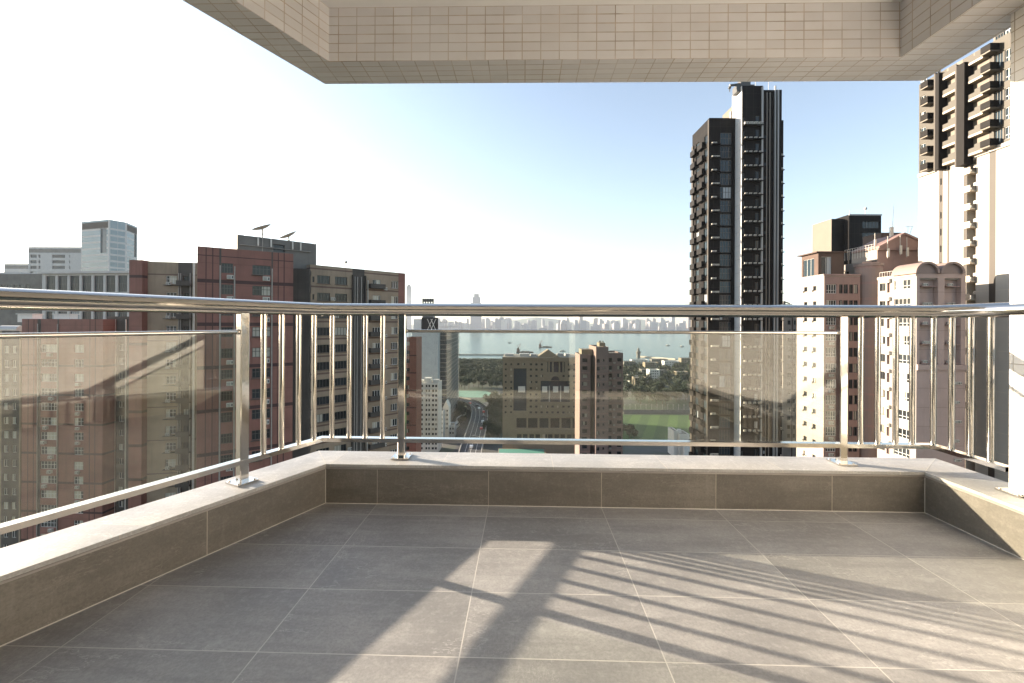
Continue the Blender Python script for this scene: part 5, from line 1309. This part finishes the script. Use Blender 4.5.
def arched_tower():
    yF, yB = 68.0, 75.2; X0 = gx(916.5, yF); X1 = gx(965.5, yF); zt = gz(273.5, yF)
    root = estate('apartment_tower', 'pink apartment tower with two round arched gables on its roof', axis(X0, X1, yF, yB), zt, None)
    ft = axis(X0, X1, yF, yB); LA, LB = ft[3], ft[0]; lu = lambda x: upx(LA, LB, x); P = 18.7 / F * 70; n = 15
    zw = gz(280.5, 71.5)
    wl_ = rows(lu(894.2), lu(910.2), zw, n, P, 1.55); ws = rows(lu(879.6), lu(885.4), zw - .25, n, P, 1.3)
    red = [(lu(887.0), lu(890.4), zw - 1.9 - P * i, zw + .1 - P * i) for i in range(n)]
    A, B = ft[0], ft[1]; L = X1 - X0
    L1, L2 = upx(A, B, 919.5), upx(A, B, 938); R1, R2 = upx(A, B, 944.5), upx(A, B, 961)
    rec = [(L1, L2, gz(312 , yF) + .0 - P * 0 - 0, gz(278, yF)), (R1, R2, gz(312, yF), gz(278, yF))]
    deep = [(L1, L2, gz(368, yF), gz(278, yF)), (R1, R2, gz(368, yF), gz(278, yF))]
    low = []
    mb = MB()
    k = shell(mb, ft, GROUND, zt, {0: dict(ops=deep, depth=.8, mi=2), 3: dict(ops=wl_ + ws + red, mi=0, depth=.3)}, 0, 1, .9)
    for o in deep: on_wall(mb, A, B, o[0], o[1], o[2], o[3], -.78, 1.0, 2)
    for o in red: on_wall(mb, LA, LB, o[0], o[1], o[2], o[3], -.28, .5, 3)
    on_wall(mb, A, B, -.02, L + .1, gz(370, yF), gz(364.5, yF), .3, -.003, 2)
    build('wall', mb, [M['cream'], M['roof'], M['pinkwall'], M['pinkdark']], root, uv=True)
    windows(root, LA, LB, wl_, 3, 'alu', 'pane', .35); windows(root, LA, LB, ws, 1, 'alu_dark', 'pane')
    for i in range(n):
        ac_unit(root, LA, LB, lu(889), zw - .25 - P * i, .95)
        for a, b_ in ((L1, L2), (R1, R2)):
            zz = gz(286, yF) - P * i
            if zz > gz(366, yF):
                mb = MB(); on_wall(mb, A, B, a + .3, b_ - .3, zz - .12, zz, .1, .77); lg = build('ac_ledge', mb, M['pinkdark'], root)
                ac_unit(lg, A, B, a + 1.0, zz, .7, -.3)
                if i % 2: ac_unit(lg, A, B, b_ - 1.2, zz, .7, -.3)
            else: ac_unit(root, A, B, b_ - .7, zz - .3, .65); ac_unit(root, A, B, a + 2.2, zz - .3, .65) if i % 2 else None
    mb = MB(); on_wall(mb, LA, LB, 0, unit(LA, LB)[1], zt - .35, zt + .1, .15, -.003); build('cornice', mb, M['cream'], root)
    mb = MB()
    for i in range(14):
        y = yB - .2 - i * .5; mb.tube([(X0 + .15, y, zt), (X0 + .15, y, zt + .9)], .03, 5)
    mb.tube([(X0 + .15, yB - .2, zt + .9), (X0 + .15, yF + .4, zt + .9)], .035, 5); build('roof_railing', mb, M['pale_pipe'], root)
    # the two arches, vaults with a thick rim
    for xa, xb in ((913.2, 937.4), (938.3, 962.5)):
        mb = MB(); c = gx((xa + xb) / 2, yF); r_ = (gx(xb, yF) - gx(xa, yF)) / 2; n_ = 24
        def ar(rr, y): return [(c + rr * math.cos(math.pi * (1 - i / n_)), y, zt + rr * math.sin(math.pi * (1 - i / n_)) * .96) for i in range(n_ + 1)]
        o0, o1, i0 = ar(r_, yF - .45), ar(r_, yF + 4), ar(r_ * .82, yF - .45); i1 = ar(r_ * .82, yF - .05)
        for j in range(n_):
            mb.face([i0[j], i0[j + 1], o0[j + 1], o0[j]][::-1]); mb.face([o0[j], o0[j + 1], o1[j + 1], o1[j]], 0, True); mb.face([i0[j], i1[j], i1[j + 1], i0[j + 1]], 0, True)
        mb.face(i1[::-1]); mb.face(o1)
        build('arched_gable', mb, M['pinkwall'], root)
XR[0] = 925; arched_tower()

def cream_tower():
    X = 76.5; Yn, Yf = 58.0, 82.15; zt = gz(85, Yf)
    root = estate('residential_tower', 'tall cream tower with stacked dark balconies on its upper floors', axis(X, X + 20, Yn, Yf), zt, None, 'residential tower')
    foot = axis(X, X + 20, Yn, Yf); LA, LB = foot[3], foot[0]; u = lambda x: Yf - 76.5 * F / (x - 512.0)
    zs = gz(152, 70.5); P = 3.0; n = 6
    up = lambda i: zs + .9 + i * P
    wl_ = [(u(919.2), u(924.8), up(i), up(i) + 1.9) for i in range(n)]; wm = [(u(935.5), u(938.8), up(i) - .3, up(i) + 2.0) for i in range(n)]
    wr = [(u(1003.5), u(1010.5), up(i), up(i) + 1.9) for i in range(n + 1)]
    wbal = [(u(993), u(1001.5), up(i) - .4, up(i) + 2.0) for i in range(n)]
    small = [(u(939.6), u(941.2), zs - 3 - i * 3.0, zs - 1.8 - i * 3.0) for i in range(14)]
    rec = [(u(966.5), u(975.5), -45.0, zs - .6)]
    vbu = []
    mb = MB()
    k = facade(mb, LA, LB, GROUND, zs, small + rec, 1.6, [], [(u(938.3), u(942.4), 3), (u(946.8), u(949.0), 3), (u(988.7), u(995.3), 3), (u(963), u(966.5), 3)], 2)
    on_wall(mb, LA, LB, rec[0][0], rec[0][1], -45.0, zs - .6, -1.58, 1.9, 3)
    k2 = facade(mb, LA, LB, zs, zt, wl_ + wm + wr + wbal, .25, [], [(u(945.6), u(961.5), 4), (u(972.5), u(988.3), 4)], 5)
    for i in range(3): facade(mb, foot[i], foot[i + 1], GROUND, zt, mi=2)
    ins = inset(foot, .3); mb.face([(*p, zt - .8) for p in ins], 1)
    for i in range(4): j = (i + 1) % 4; mb.face([(*foot[i], zt), (*foot[j], zt), (*ins[j], zt), (*ins[i], zt)], 4); mb.face([(*ins[i], zt), (*ins[j], zt), (*ins[j], zt - .8), (*ins[i], zt - .8)], 4)
    on_wall(mb, LA, LB, u(918.4), u(936), zs - .3, zs + .35, .3, -.003, 2); on_wall(mb, LA, LB, u(975), unit(LA, LB)[1], zs - .3, zs + .35, .3, -.003, 2)
    build('wall', mb, [M['cream'], M['roof'], M['luxwhite'], M['luxmocha'], M['luxbeige'], M['luxbrown']], root, uv=True)
    windows(root, LA, LB, wl_, 1, 'alu', 'pane_blue', .35); windows(root, LA, LB, wr, 1, 'alu', 'pane_blue', .35); windows(root, LA, LB, wm, 0, 'alu_dark', 'pane'); windows(root, LA, LB, wbal, 2, 'alu_dark', 'pane_blue')
    windows(root, LA, LB, small, 0, 'alu_dark', 'pane')
    # dark vertical fins
    for x0, x1, yt, zb in ((941.0, 946.2, 74, zs - .5), (962.6, 972.2, 64.5, zs - 1.2)):
        Yc = 76.5 * F / ((x0 + x1) / 2 - 512); mb = MB(); on_wall(mb, LA, LB, u(x0 + 1.6) , u(x1), zb, gz(yt, Yc), 1.5, -.003); build('vertical_fin', mb, M['bronze_clad'], root)
        mb = MB(); on_wall(mb, LA, LB, u(x0 + 1.6) - .25, u(x0 + 1.6) - .003, zb, gz(yt, Yc) + .3, 1.5, -.003); build('fin_edge', mb, M['luxmocha'], root)
    # balconies: boxy ones with railings, long solid ones in between
    def boxy(x0, x1, o_, i):
        z = up(i) - .55; t = .08; a, b_ = u(x0), u(x1)
        mb = MB(); on_wall(mb, LA, LB, a, b_, z - .22, z, o_, -.003); bal = build('balcony', mb, M['luxbeige'], root)
        mb = MB(); on_wall(mb, LA, LB, a, b_, z + .1, z + 1.1, o_, -o_ + t); on_wall(mb, LA, LB, a, a + t, z + .1, z + 1.1, o_ - t); on_wall(mb, LA, LB, b_ - t, b_, z + .1, z + 1.1, o_ - t); build('balustrade', mb, M['bronze_clad'], bal)
    for i in range(n):
        boxy(927.5, 934.8, 1.5, i); boxy(988.6, 998.5, 1.5, i)
        z = up(i) - .55
        for x0, x1 in ((947.0, 960.8), (973.0, 987.8)):
            a, b_ = u(x0), u(x1); mb = MB(); on_wall(mb, LA, LB, a, b_, z - .35, z, 1.0, -.003, 1); on_wall(mb, LA, LB, a, b_, z, z + .8, 1.0, -.92); on_wall(mb, LA, LB, a + (b_ - a) * .45, b_, z + .8, z + 1.25, 1.0, -.92)
            build('long_balcony', mb, [M['luxbrown'], M['luxwhite']], root)
    # cladding slabs between the upper storeys at the corners
    for i in range(14):
        zz = zs - 2.6 - i * P
        mb = MB(); a, b_ = rec[0][0], rec[0][1]; on_wall(mb, LA, LB, a + .3, b_ - .1, zz - .25, zz, .9, 1.5); on_wall(mb, LA, LB, a + .3, b_ - .1, zz, zz + .8, .9, -.82); lg = build('ac_ledge', mb, M['luxwhite'], root)
        ac_unit(lg, LA, LB, (a + b_) / 2 - .4, zz, .9, -.4); ac_unit(lg, LA, LB, (a + b_) / 2 + .6, zz + .75, .8, -.4)
    mb = MB(); on_wall(mb, LA, LB, u(980), u(984), zt - .5, zt + 2.5, -2, 6); on_wall(mb, LA, LB, u(1000), u(1008), zt - .5, zt + 2.0, -2, 7); build('roof_house', mb, M['luxbeige'], root)
XR[0] = 950; cream_tower()

XR[0] = 512
# ================================================================== PARK, TREES, SMALL THINGS FAR BELOW
def leaves(mb, c, rx, rz, n, size, rnd, mi=0):
    lobes = [(c[0] + rnd.uniform(-.6, .6) * rx, c[1] + rnd.uniform(-.6, .6) * rx, c[2] + rnd.uniform(-.5, .55) * rz, rnd.uniform(.38, .62)) for _ in range(7)]
    for _ in range(n):
        l = rnd.choice(lobes); d = Vector((rnd.gauss(0, 1), rnd.gauss(0, 1), rnd.gauss(0, 1))).normalized() * (rnd.random() ** .4)
        p = Vector((l[0] + d.x * rx * l[3], l[1] + d.y * rx * l[3], l[2] + d.z * rz * l[3]))
        a = Vector((rnd.gauss(0, 1), rnd.gauss(0, 1), rnd.gauss(0, 1))).normalized(); b = a.cross(Vector((rnd.gauss(0, 1), rnd.gauss(0, 1), rnd.gauss(0, 1)))).normalized()
        s = size * rnd.uniform(.6, 1.3)
        mb.face([p - a * s - b * s * .5, p + a * s - b * s * .6, p + a * s * .8 + b * s * .6, p - a * s * .9 + b * s * .5], mi)
def tree_proto(seed, h, rx):
    rnd = random.Random(seed)
    t = thing('tree', 'x', 'tree', (0, 0, GROUND))
    mb = MB(); mb.tube([(0, 0, GROUND), (.1 * h * .1, 0, GROUND + h * .35), (0, .1, GROUND + h * .7)], .35, 7, r2=.12)
    for a in range(4):
        q = rnd.uniform(0, 6.28); mb.tube([(0, 0, GROUND + h * (.3 + .06 * a)), (math.cos(q) * rx * .6, math.sin(q) * rx * .6, GROUND + h * (.6 + .07 * a))], .14, 5, r2=.05)
    build('trunk', mb, M['bark'], t)
    mb = MB(); leaves(mb, (0, 0, GROUND + h * .64), rx, h * .38, 900, .5, rnd); build('crown', mb, M['leaf'] if seed % 2 else M['leaf2'], t)
    return t
def copy_thing(t):
    c = t.copy(); COL.objects.link(c)
    for ch in t.children:
        d = ch.copy(); COL.objects.link(d); d.parent = c
    return c
protos = [tree_proto(21, 14, 5.5), tree_proto(22, 11, 4.5), tree_proto(23, 17, 6)]
used = [False] * 3
def put_tree(x, Y, lab, grp, k=None, s=1.0):
    rnd = put_tree.r; k = rnd.randrange(3) if k is None else k
    t = protos[k] if not used[k] else copy_thing(protos[k]); used[k] = True
    t.location = (x, Y, GROUND); t.rotation_euler = (0, 0, rnd.uniform(0, 6.28)); t.scale = (s, s, s * rnd.uniform(.9, 1.15)); t['label'] = lab; t['group'] = grp
put_tree.r = random.Random(9)
rr = random.Random(31)
for i in range(26):
    Y = rr.uniform(290, 400); put_tree(gx(rr.uniform(487, 503), Y), Y, 'dark green tree on the slope between the street and the sandstone building', 'trees on the slope by the street', None, .75)
for i in range(12):
    Y = rr.uniform(330, 420); put_tree(gx(rr.uniform(458, 464), Y) , Y, 'dark green tree between the scaffolded tower and the flyover', 'trees beside the scaffolded tower', None, .6)
for i in range(22):
    Y = rr.uniform(520, 600); put_tree(gx(rr.uniform(459, 512), Y), Y, 'dark green park tree at the near edge of the wood behind the flyover', 'park trees behind the flyover')
for i in range(9):
    Y = rr.uniform(390, 430); put_tree(gx(rr.uniform(488, 502), Y), Y, 'dark green roadside tree between the flyover and the sandstone building', 'roadside trees by the sandstone building', None, .9)
for i in range(30):
    Y = rr.uniform(425, 520); put_tree(gx(rr.uniform(624, 692), Y), Y, 'dark green tree in the belt beyond the sports field', 'trees beyond the sports field', None, 1.1)
for i in range(6):
    Y = rr.uniform(300, 325); put_tree(gx(622, Y) + rr.uniform(-2, 9), Y, 'tree at the near corner of the sports field beside the mauve tower', 'trees at the corner of the sports field', None, .7)
mb = MB(); rnd = random.Random(5)
for i in range(230):
    Y = rnd.uniform(600, 885); x = gx(rnd.uniform(452, 515), Y); h = min(rnd.uniform(12, 20), 81 - 36.0 * Y / 436)
    if h < 3: continue
    leaves(mb, (x, Y, GROUND + h * .55), rnd.uniform(5, 9), h * .45, 330, .85, rnd)
for i in range(170):
    Y = rnd.uniform(520, 885); x = gx(rnd.uniform(622, 702), Y); h = min(rnd.uniform(9, 17), 81 - 38.5 * Y / 436)
    if h < 2.5: continue
    leaves(mb, (x, Y, GROUND + h * .55), rnd.uniform(5, 9), h * .45, 300, .8, rnd)
struct('park_wood', mb, leaf_mat('park_leaves', (.014, .025, .010), (.030, .046, .017)), kind='stuff')
# low pale buildings among the trees
k = 0
spots = [(634, 600, 12, 9), (641, 560, 15, 11), (648, 640, 18, 13), (655, 590, 14, 18), (652, 720, 22, 16), (664, 660, 20, 10), (672, 760, 26, 15), (683, 620, 16, 12), (630, 760, 20, 14), (640, 820, 30, 12), (688, 800, 24, 17), (660, 810, 30, 14)]
labs = ['low white pavilion among the trees nearest the mauve tower', 'low sandy hall at the front of the park trees', 'flat roofed grey hall deeper among the park trees', 'tall white block standing in the middle of the park trees', 'wide sandy hall half hidden by park trees', 'low grey hall close to the black tower among trees', 'wide pale hall near the shore close to the black tower', 'small sandy block by the black tower among trees', 'grey waterfront block straight behind the mauve tower roof', 'long low white waterfront shed near the beacon tower', 'tall sandy waterfront block beside the black tower', 'long low grey waterfront shed inshore of the breakwater']
for (x, Y, wd, h), lab in zip(spots, labs):
    c = gx(x, Y); foot = axis(c - wd / 2, c + wd / 2, Y, Y + 14); zt = GROUND + h
    root = thing('park_building', lab, 'building', (c, Y + 7, GROUND), 'low buildings among the park trees')
    ops = [(1 + i * 3, 2.8 + i * 3, zt - 3 - r_ * 3.4, zt - 1.4 - r_ * 3.4) for i in range(int(wd // 3.3)) for r_ in range(int(h // 4))]
    mb = MB(); kk = shell(mb, foot, GROUND, zt, {0: dict(ops=ops, depth=.5)}, 0, 1, .6); build('wall', mb, [M[('white', 'stonehotel', 'grey_concrete')[k % 3]], M['roof']], root, uv=True); dark_windows(root, foot[0], foot[1], kk[0], 'pane', .5); k += 1
# stepped white house by the field
Y = 262; root = thing('white_house', 'stepped white building in front of the sports field by the black tower', 'house', (gx(683, Y), Y, GROUND))
mb = MB()
for x0, x1, yt, dy in ((675.5, 680, 431, 2), (680, 690, 433.5, 0), (683, 692, 437.5, -3)):
    shell(mb, axis(gx(x0, Y), gx(x1, Y), Y + dy, Y + dy + 8 + x0 * .003), GROUND, gz(yt, Y), {}, 0, 1, .5)
build('wall', mb, [M['white'], M['roof']], root, uv=True)
mb = MB(); mb.box(gx(681, Y), gx(684.5, Y), Y + 4, Y + 6, gz(433.5, Y) - .5, gz(430.5, Y)); build('roof_house', mb, M['white'], root)
# grandstand strip between field and road
mb = MB(); Y = 388
for i in range(5): mb.box(gx(624, Y), gx(700, Y), Y + i * 1.1, Y + i * 1.1 + 1.1, GROUND, GROUND + .8 + i * .55)
solo('grandstand', mb, M['grey_concrete'], 'long low grey grandstand along the far side of the field', 'grandstand', (gx(660, Y), Y, GROUND))
for i in range(14):
    x = gx(625 + i * 5.4, 396); mb = MB(); mb.tube([(x, 396, GROUND), (x, 396, GROUND + 7)], .1, 5); mb.box(x - .5, x + .5, 395.8, 396.2, GROUND + 6.6, GROUND + 7)
    solo('lamp_post', mb, M['steelgrey'], 'thin lamp post in the row behind the sports field grandstand', 'lamp post', (x, 396, GROUND), 'lamp posts behind the grandstand')
# vehicles on the roads
def car_mesh(L, H, m, glass_h):
    mb = MB(); wd = 1.9 if L < 6 else 2.5
    if L < 6:
        prof_ = [(-L / 2, .3), (L / 2, .3), (L / 2, .75), (L / 2 - 1.1, .9), (L / 2 - 1.7, H), (-L / 2 + .9, H), (-L / 2 + .15, .95)]
    else:
        prof_ = [(-L / 2, .35), (L / 2, .35), (L / 2, H - .25), (L / 2 - .3, H), (-L / 2, H)]
    a = [(-wd / 2, y, z) for y, z in prof_]; b = [(wd / 2, y, z) for y, z in prof_]; n = len(prof_)
    mb.mesh(a + b, [tuple(range(n)), tuple(reversed(range(n, 2 * n)))] + [(i, i + n, (i + 1) % n + n, (i + 1) % n) for i in range(n)], 0)
    mb.box(-wd / 2 - .02, wd / 2 + .02, -L / 2 + (.9 if L < 6 else .5), L / 2 - (1.5 if L < 6 else .5), H * .58, H * .88, 1)
    for y in (-L * .3, L * .3):
        for x in (-wd / 2 + .1, wd / 2 - .1): mb.tube([(x - .12, y, .34), (x + .12, y, .34)], .34, 10, 1)
    return mb.data('vehicle', [m, M['darksteel']])
CW = car_mesh(4.5, 1.5, plain('white_car_paint', (.75, .75, .74), .3), 1); CD = car_mesh(4.5, 1.5, plain('dark_car_paint', (.04, .04, .045), .3), 1); CR = car_mesh(4.5, 1.5, plain('red_taxi_paint', (.40, .03, .025), .3), 1)
BW = car_mesh(11, 4.2, plain('pale_bus_paint', (.72, .70, .66), .4), 1)
def vehicle(me, name, cat, pts, t, off, z, lab, grp):
    i = min(int(t), len(pts) - 2); f = t - i; a, b = pts[i], pts[i + 1]; (dx, dy), _ = unit(a, b)
    o = link(name, me, None, label=lab, category=cat, group=grp); o.location = (a[0] + (b[0] - a[0]) * f - dy * off, a[1] + (b[1] - a[1]) * f + dx * off, z + .04); o.rotation_euler = (0, 0, math.atan2(dy, dx) - math.pi / 2)
rr = random.Random(77)
for i in range(9):
    k = (CW, CD, CR)[i % 3]; vehicle(k, 'parked_car' if False else 'car', 'car', fly1, 7 + i * 2.6, (-3.2, 0, 3.2)[rr.randrange(3)], FLY + .03, ('white', 'dark', 'red')[i % 3] + ' car driving on the elevated flyover', ('white', 'dark', 'red')[i % 3] + ' cars on the flyover')
for i in range(7):
    k = (CW, CD)[i % 2]; vehicle(k, 'car', 'car', road_main, 7 + i * 2.2, (-5, -1.6, 1.8, 5)[rr.randrange(4)], GROUND + .15, ('white', 'dark')[i % 2] + ' car on the street beneath the flyover', ('white', 'dark')[i % 2] + ' cars on the street')
for i, (x, y) in enumerate(((457, 424), (460, 418.5), (463.5, 412.8))):
    p = atg(x, y, GROUND + 3); o = link('bus', BW, None, label=('pale bus at the front of the line beside the scaffolded tower', 'pale bus in the middle of the line beside the scaffolded tower', 'pale bus at the far end of the line beside the scaffolded tower')[i], category='bus', group='buses beside the scaffolded tower'); o.location = (p[0], p[1], GROUND + .05); o.rotation_euler = (0, 0, R(-8))
# harbour: breakwaters, beacon, barges, boats
stone = plain('breakwater_stone', (.42, .39, .34), .9, 0, .2, .1)
for x0, x1, y0, y1, lab in ((452, 507, 354.5, 354.5, 'thin stone breakwater line left of the sandstone building roof'), (637, 676, 355.4, 358.2, 'pale stone breakwater reaching out from the shore to the beacon')):
    a = atg(x0, y0, -80.5); b = atg(x1, y1, -80.5); c = ((a[0] + b[0]) / 2, (a[1] + b[1]) / 2, -84)
    mb = MB(); L = unit(a, b)[1]; on_wall(mb, a, b, 0, L, -84, -80.6, 2, 5); on_wall(mb, a, b, 2, L - 2, -80.6, -79.6, 0, 3); solo('breakwater', mb, stone, lab, 'breakwater', c)
p = atg(638.5, 356, -80.5); mb = MB(); mb.tube([(*p, -84), (*p, -72)], 4.5, 12); mb.tube([(*p, -72), (*p, -68)], 6.0, 12); mb.tube([(*p, -68), (*p, -62)], 3.5, 12, r2=2.5); mb.sphere((*p, -61.5), 2.4, 10)
solo('beacon_tower', mb, M['grey_concrete'], 'round grey beacon tower at the end of the pale breakwater', 'tower', (*p, -84))
def barge(x, y, s, lab, crane):
    q = atg(x, y, -82); t = thing('barge', lab, 'barge', (*q, -83.2))
    mb = MB(); L = 24 * s; poly = [(q[0] - L, q[1] - 6), (q[0] + L * .85, q[1] - 6), (q[0] + L, q[1]), (q[0] + L * .85, q[1] + 6), (q[0] - L, q[1] + 6)]; mb.prism(poly, -83.2, -80); build('hull', mb, M['brown'] if crane else M['darksteel'], t)
    mb = MB(); mb.box(q[0] - L * .95, q[0] - L * .6, q[1] - 4, q[1] + 4, -80, -73); mb.box(q[0] - L * .9, q[0] - L * .7, q[1] - 3, q[1] + 3, -73, -70); build('deckhouse', mb, M['office'] if not crane else M['redbrick'], t)
    if crane:
        mb = MB(); mb.tube([(q[0] - L * .75, q[1], -71), (q[0] - L * .75 + 6, q[1], -58)], .8, 6, r2=.4); mb.tube([(q[0] - L * .75, q[1], -70), (q[0] - L * .75 - 3, q[1], -63)], .6, 6); mb.tube([(q[0] - L * .75 - 3, q[1], -63), (q[0] - L * .75 + 6, q[1], -58)], .3, 5); mb.tube([(q[0] - L * .75 + 6, q[1], -58), (q[0] - L * .75 + 6, q[1], -76)], .2, 5); build('crane', mb, M['redbrick'], t)
    mb = MB(); mb.box(q[0] - L * .4, q[0] + L * .5, q[1] - 3, q[1] + 3, -80, -78.2); build('cargo', mb, M['pipe'], t)
barge(525, 352.2, 1.0, 'flat crane barge nearest the sandstone building roof', True)
barge(545.5, 347, .95, 'crane barge anchored farther out on the harbour', True)
for x, y, lab in ((682, 346, 'small dark boat on the harbour close to the black tower'), (563, 351, 'small boat straight above the sandstone building roof'), (668, 345, 'small pale ferry in mid harbour right of the beacon'), (510, 343, 'small launch in mid harbour left of the barges')):
    q = atg(x, y, -82.5); t = thing('boat', lab, 'boat', (*q, -83.1))
    mb = MB(); L = 9; mb.prism([(q[0] - L, q[1] - 2.5), (q[0] + L * .6, q[1] - 2.5), (q[0] + L, q[1]), (q[0] + L * .6, q[1] + 2.5), (q[0] - L, q[1] + 2.5)], -83.1, -81.2); build('hull', mb, M['darksteel'], t)
    mb = MB(); mb.box(q[0] - L * .6, q[0] + L * .3, q[1] - 1.8, q[1] + 1.8, -81.2, -78.8); mb.box(q[0] - L * .2, q[0] + L * .2, q[1] - 1.2, q[1] + 1.2, -78.8, -77.3); build('cabin', mb, M['white'], t)

# city across the harbour
def skyline():
    rnd = random.Random(14)
    def far_mat(nm, c): return wall_mat(nm, c, .6, .15, 0, (9, 6.2, 2.6), scaled(c, .5), .01)
    mats = [far_mat('far_wall_a', (.26, .26, .27)), far_mat('far_wall_b', (.15, .155, .175)), far_mat('far_wall_c', (.34, .32, .30)), far_mat('far_wall_d', (.20, .17, .16))]
    protos_ = []
    for i in range(8):
        mb = MB(); m_ = mats[i % 4]
        if i < 4: shell(mb, axis(-.5, .5, -.5, .5), 0, .94, {}, 0, 0, .02, t=.04); mb.box(-.25, .2, -.2, .2, .92, 1.0)
        else:
            shell(mb, axis(-.5, .1, -.5, .5), 0, .97, {}, 0, 0, .02, t=.04); shell(mb, axis(.1, .5, -.3, .5), 0, .86, {}, 0, 0, .02, t=.04); mb.box(-.3, -.1, -.2, .2, .95, 1.0)
        protos_.append(mb)
    meshes = {}
    for i in range(150):
        Y = rnd.uniform(4080, 4900); x = gx(rnd.uniform(418, 700), Y)
        px_top = rnd.choice((318, 320, 321, 322, 323, 324, 325, 326)) + rnd.uniform(-1, 1)
        if rnd.random() < .12: px_top -= 3
        h = gz(px_top, Y) + 79; wd = rnd.uniform(22, 62); dp = rnd.uniform(20, 40); k = rnd.randrange(8)
        # mesh in metres so that the storey lines keep their size
        key = (k, round(h / 12), round(wd / 8))
        if key not in meshes:
            q = MB(); src = protos_[k]; H = key[1] * 12 + 2; W_ = key[2] * 8
            q.v = [(a * W_, b * 40, c * H) for a, b, c in src.v]; q.f, q.m, q.sm = src.f, src.m, src.sm; meshes[key] = q.data('far_tower', mats[k % 4], uv=True)
        o = link('far_tower', meshes[key], None, label='pale hazy high-rise in the dense skyline across the harbour', category='high-rise', group='hazy high-rises across the harbour'); o.location = (x, Y, -79); o.rotation_euler = (0, 0, rnd.uniform(-.4, .4))
    Y = 4250
    t = thing('skyscraper', 'tallest hazy skyscraper standing alone above the skyline across the harbour', 'skyscraper', (gx(476, Y), Y + 20, -79))
    mb = MB(); shell(mb, axis(gx(472.5, Y), gx(480, Y), Y + 8, Y + 45), -79, gz(297, Y), {}, 0, 0, 2, t=2); shell(mb, axis(gx(473.8, Y), gx(478.6, Y), Y + 14, Y + 40), gz(298, Y), gz(294, Y), {}, 0, 0, 2, t=2); build('tower', mb, mats[1], t, uv=True)
    mb = MB(); shell(mb, axis(gx(470.4, Y), gx(481.2, Y), Y, Y + 50), -79, gz(303, Y), {}, 0, 0, 2, t=2); build('podium', mb, mats[1], t, uv=True)
    Y = 4700; mb = MB(); shell(mb, axis(gx(406.3, Y), gx(410.8, Y), Y, Y + 34), -79, gz(287, Y), {}, 0, 0, 2, t=2); mb.box(gx(407, Y), gx(410, Y), Y + 5, Y + 28, gz(287.5, Y), gz(285, Y))
    solo('skyscraper', mb, mats[2], 'slim ghostly skyscraper just right of the tan wing above the handrail', 'skyscraper', (gx(408.5, Y), Y, -79), uv=True)
    Y = 4075; mb = MB(); shell(mb, axis(gx(580.5, Y), gx(586.5, Y), Y, Y + 30), -79, gz(320, Y), {}, 0, 0, 2, t=2)
    solo('far_tower', mb, plain('dark_far_block', (.09, .10, .12), .4), 'dark box shaped tower standing out on the far shore', 'high-rise', (gx(583.5, Y), Y, -79))
    for i in range(40):
        Y = rnd.uniform(4050, 4070); x = gx(425 + i * 6.9 + rnd.uniform(-2, 2), Y); wd = rnd.uniform(26, 80); hh = rnd.uniform(8, 30)
        mb = MB(); mb.box(x - wd / 2, x + wd / 2, Y, Y + 20, -79, -79 + hh); mb.box(x - wd / 3, x + wd / 5, Y + 4, Y + 16, -79 + hh, -79 + hh + 4)
        solo('waterfront_block', mb, mats[i % 4], 'low hazy waterfront block on the far shore of the harbour', 'building', (x, Y + 10, -79), 'low blocks on the far shore')
skyline()
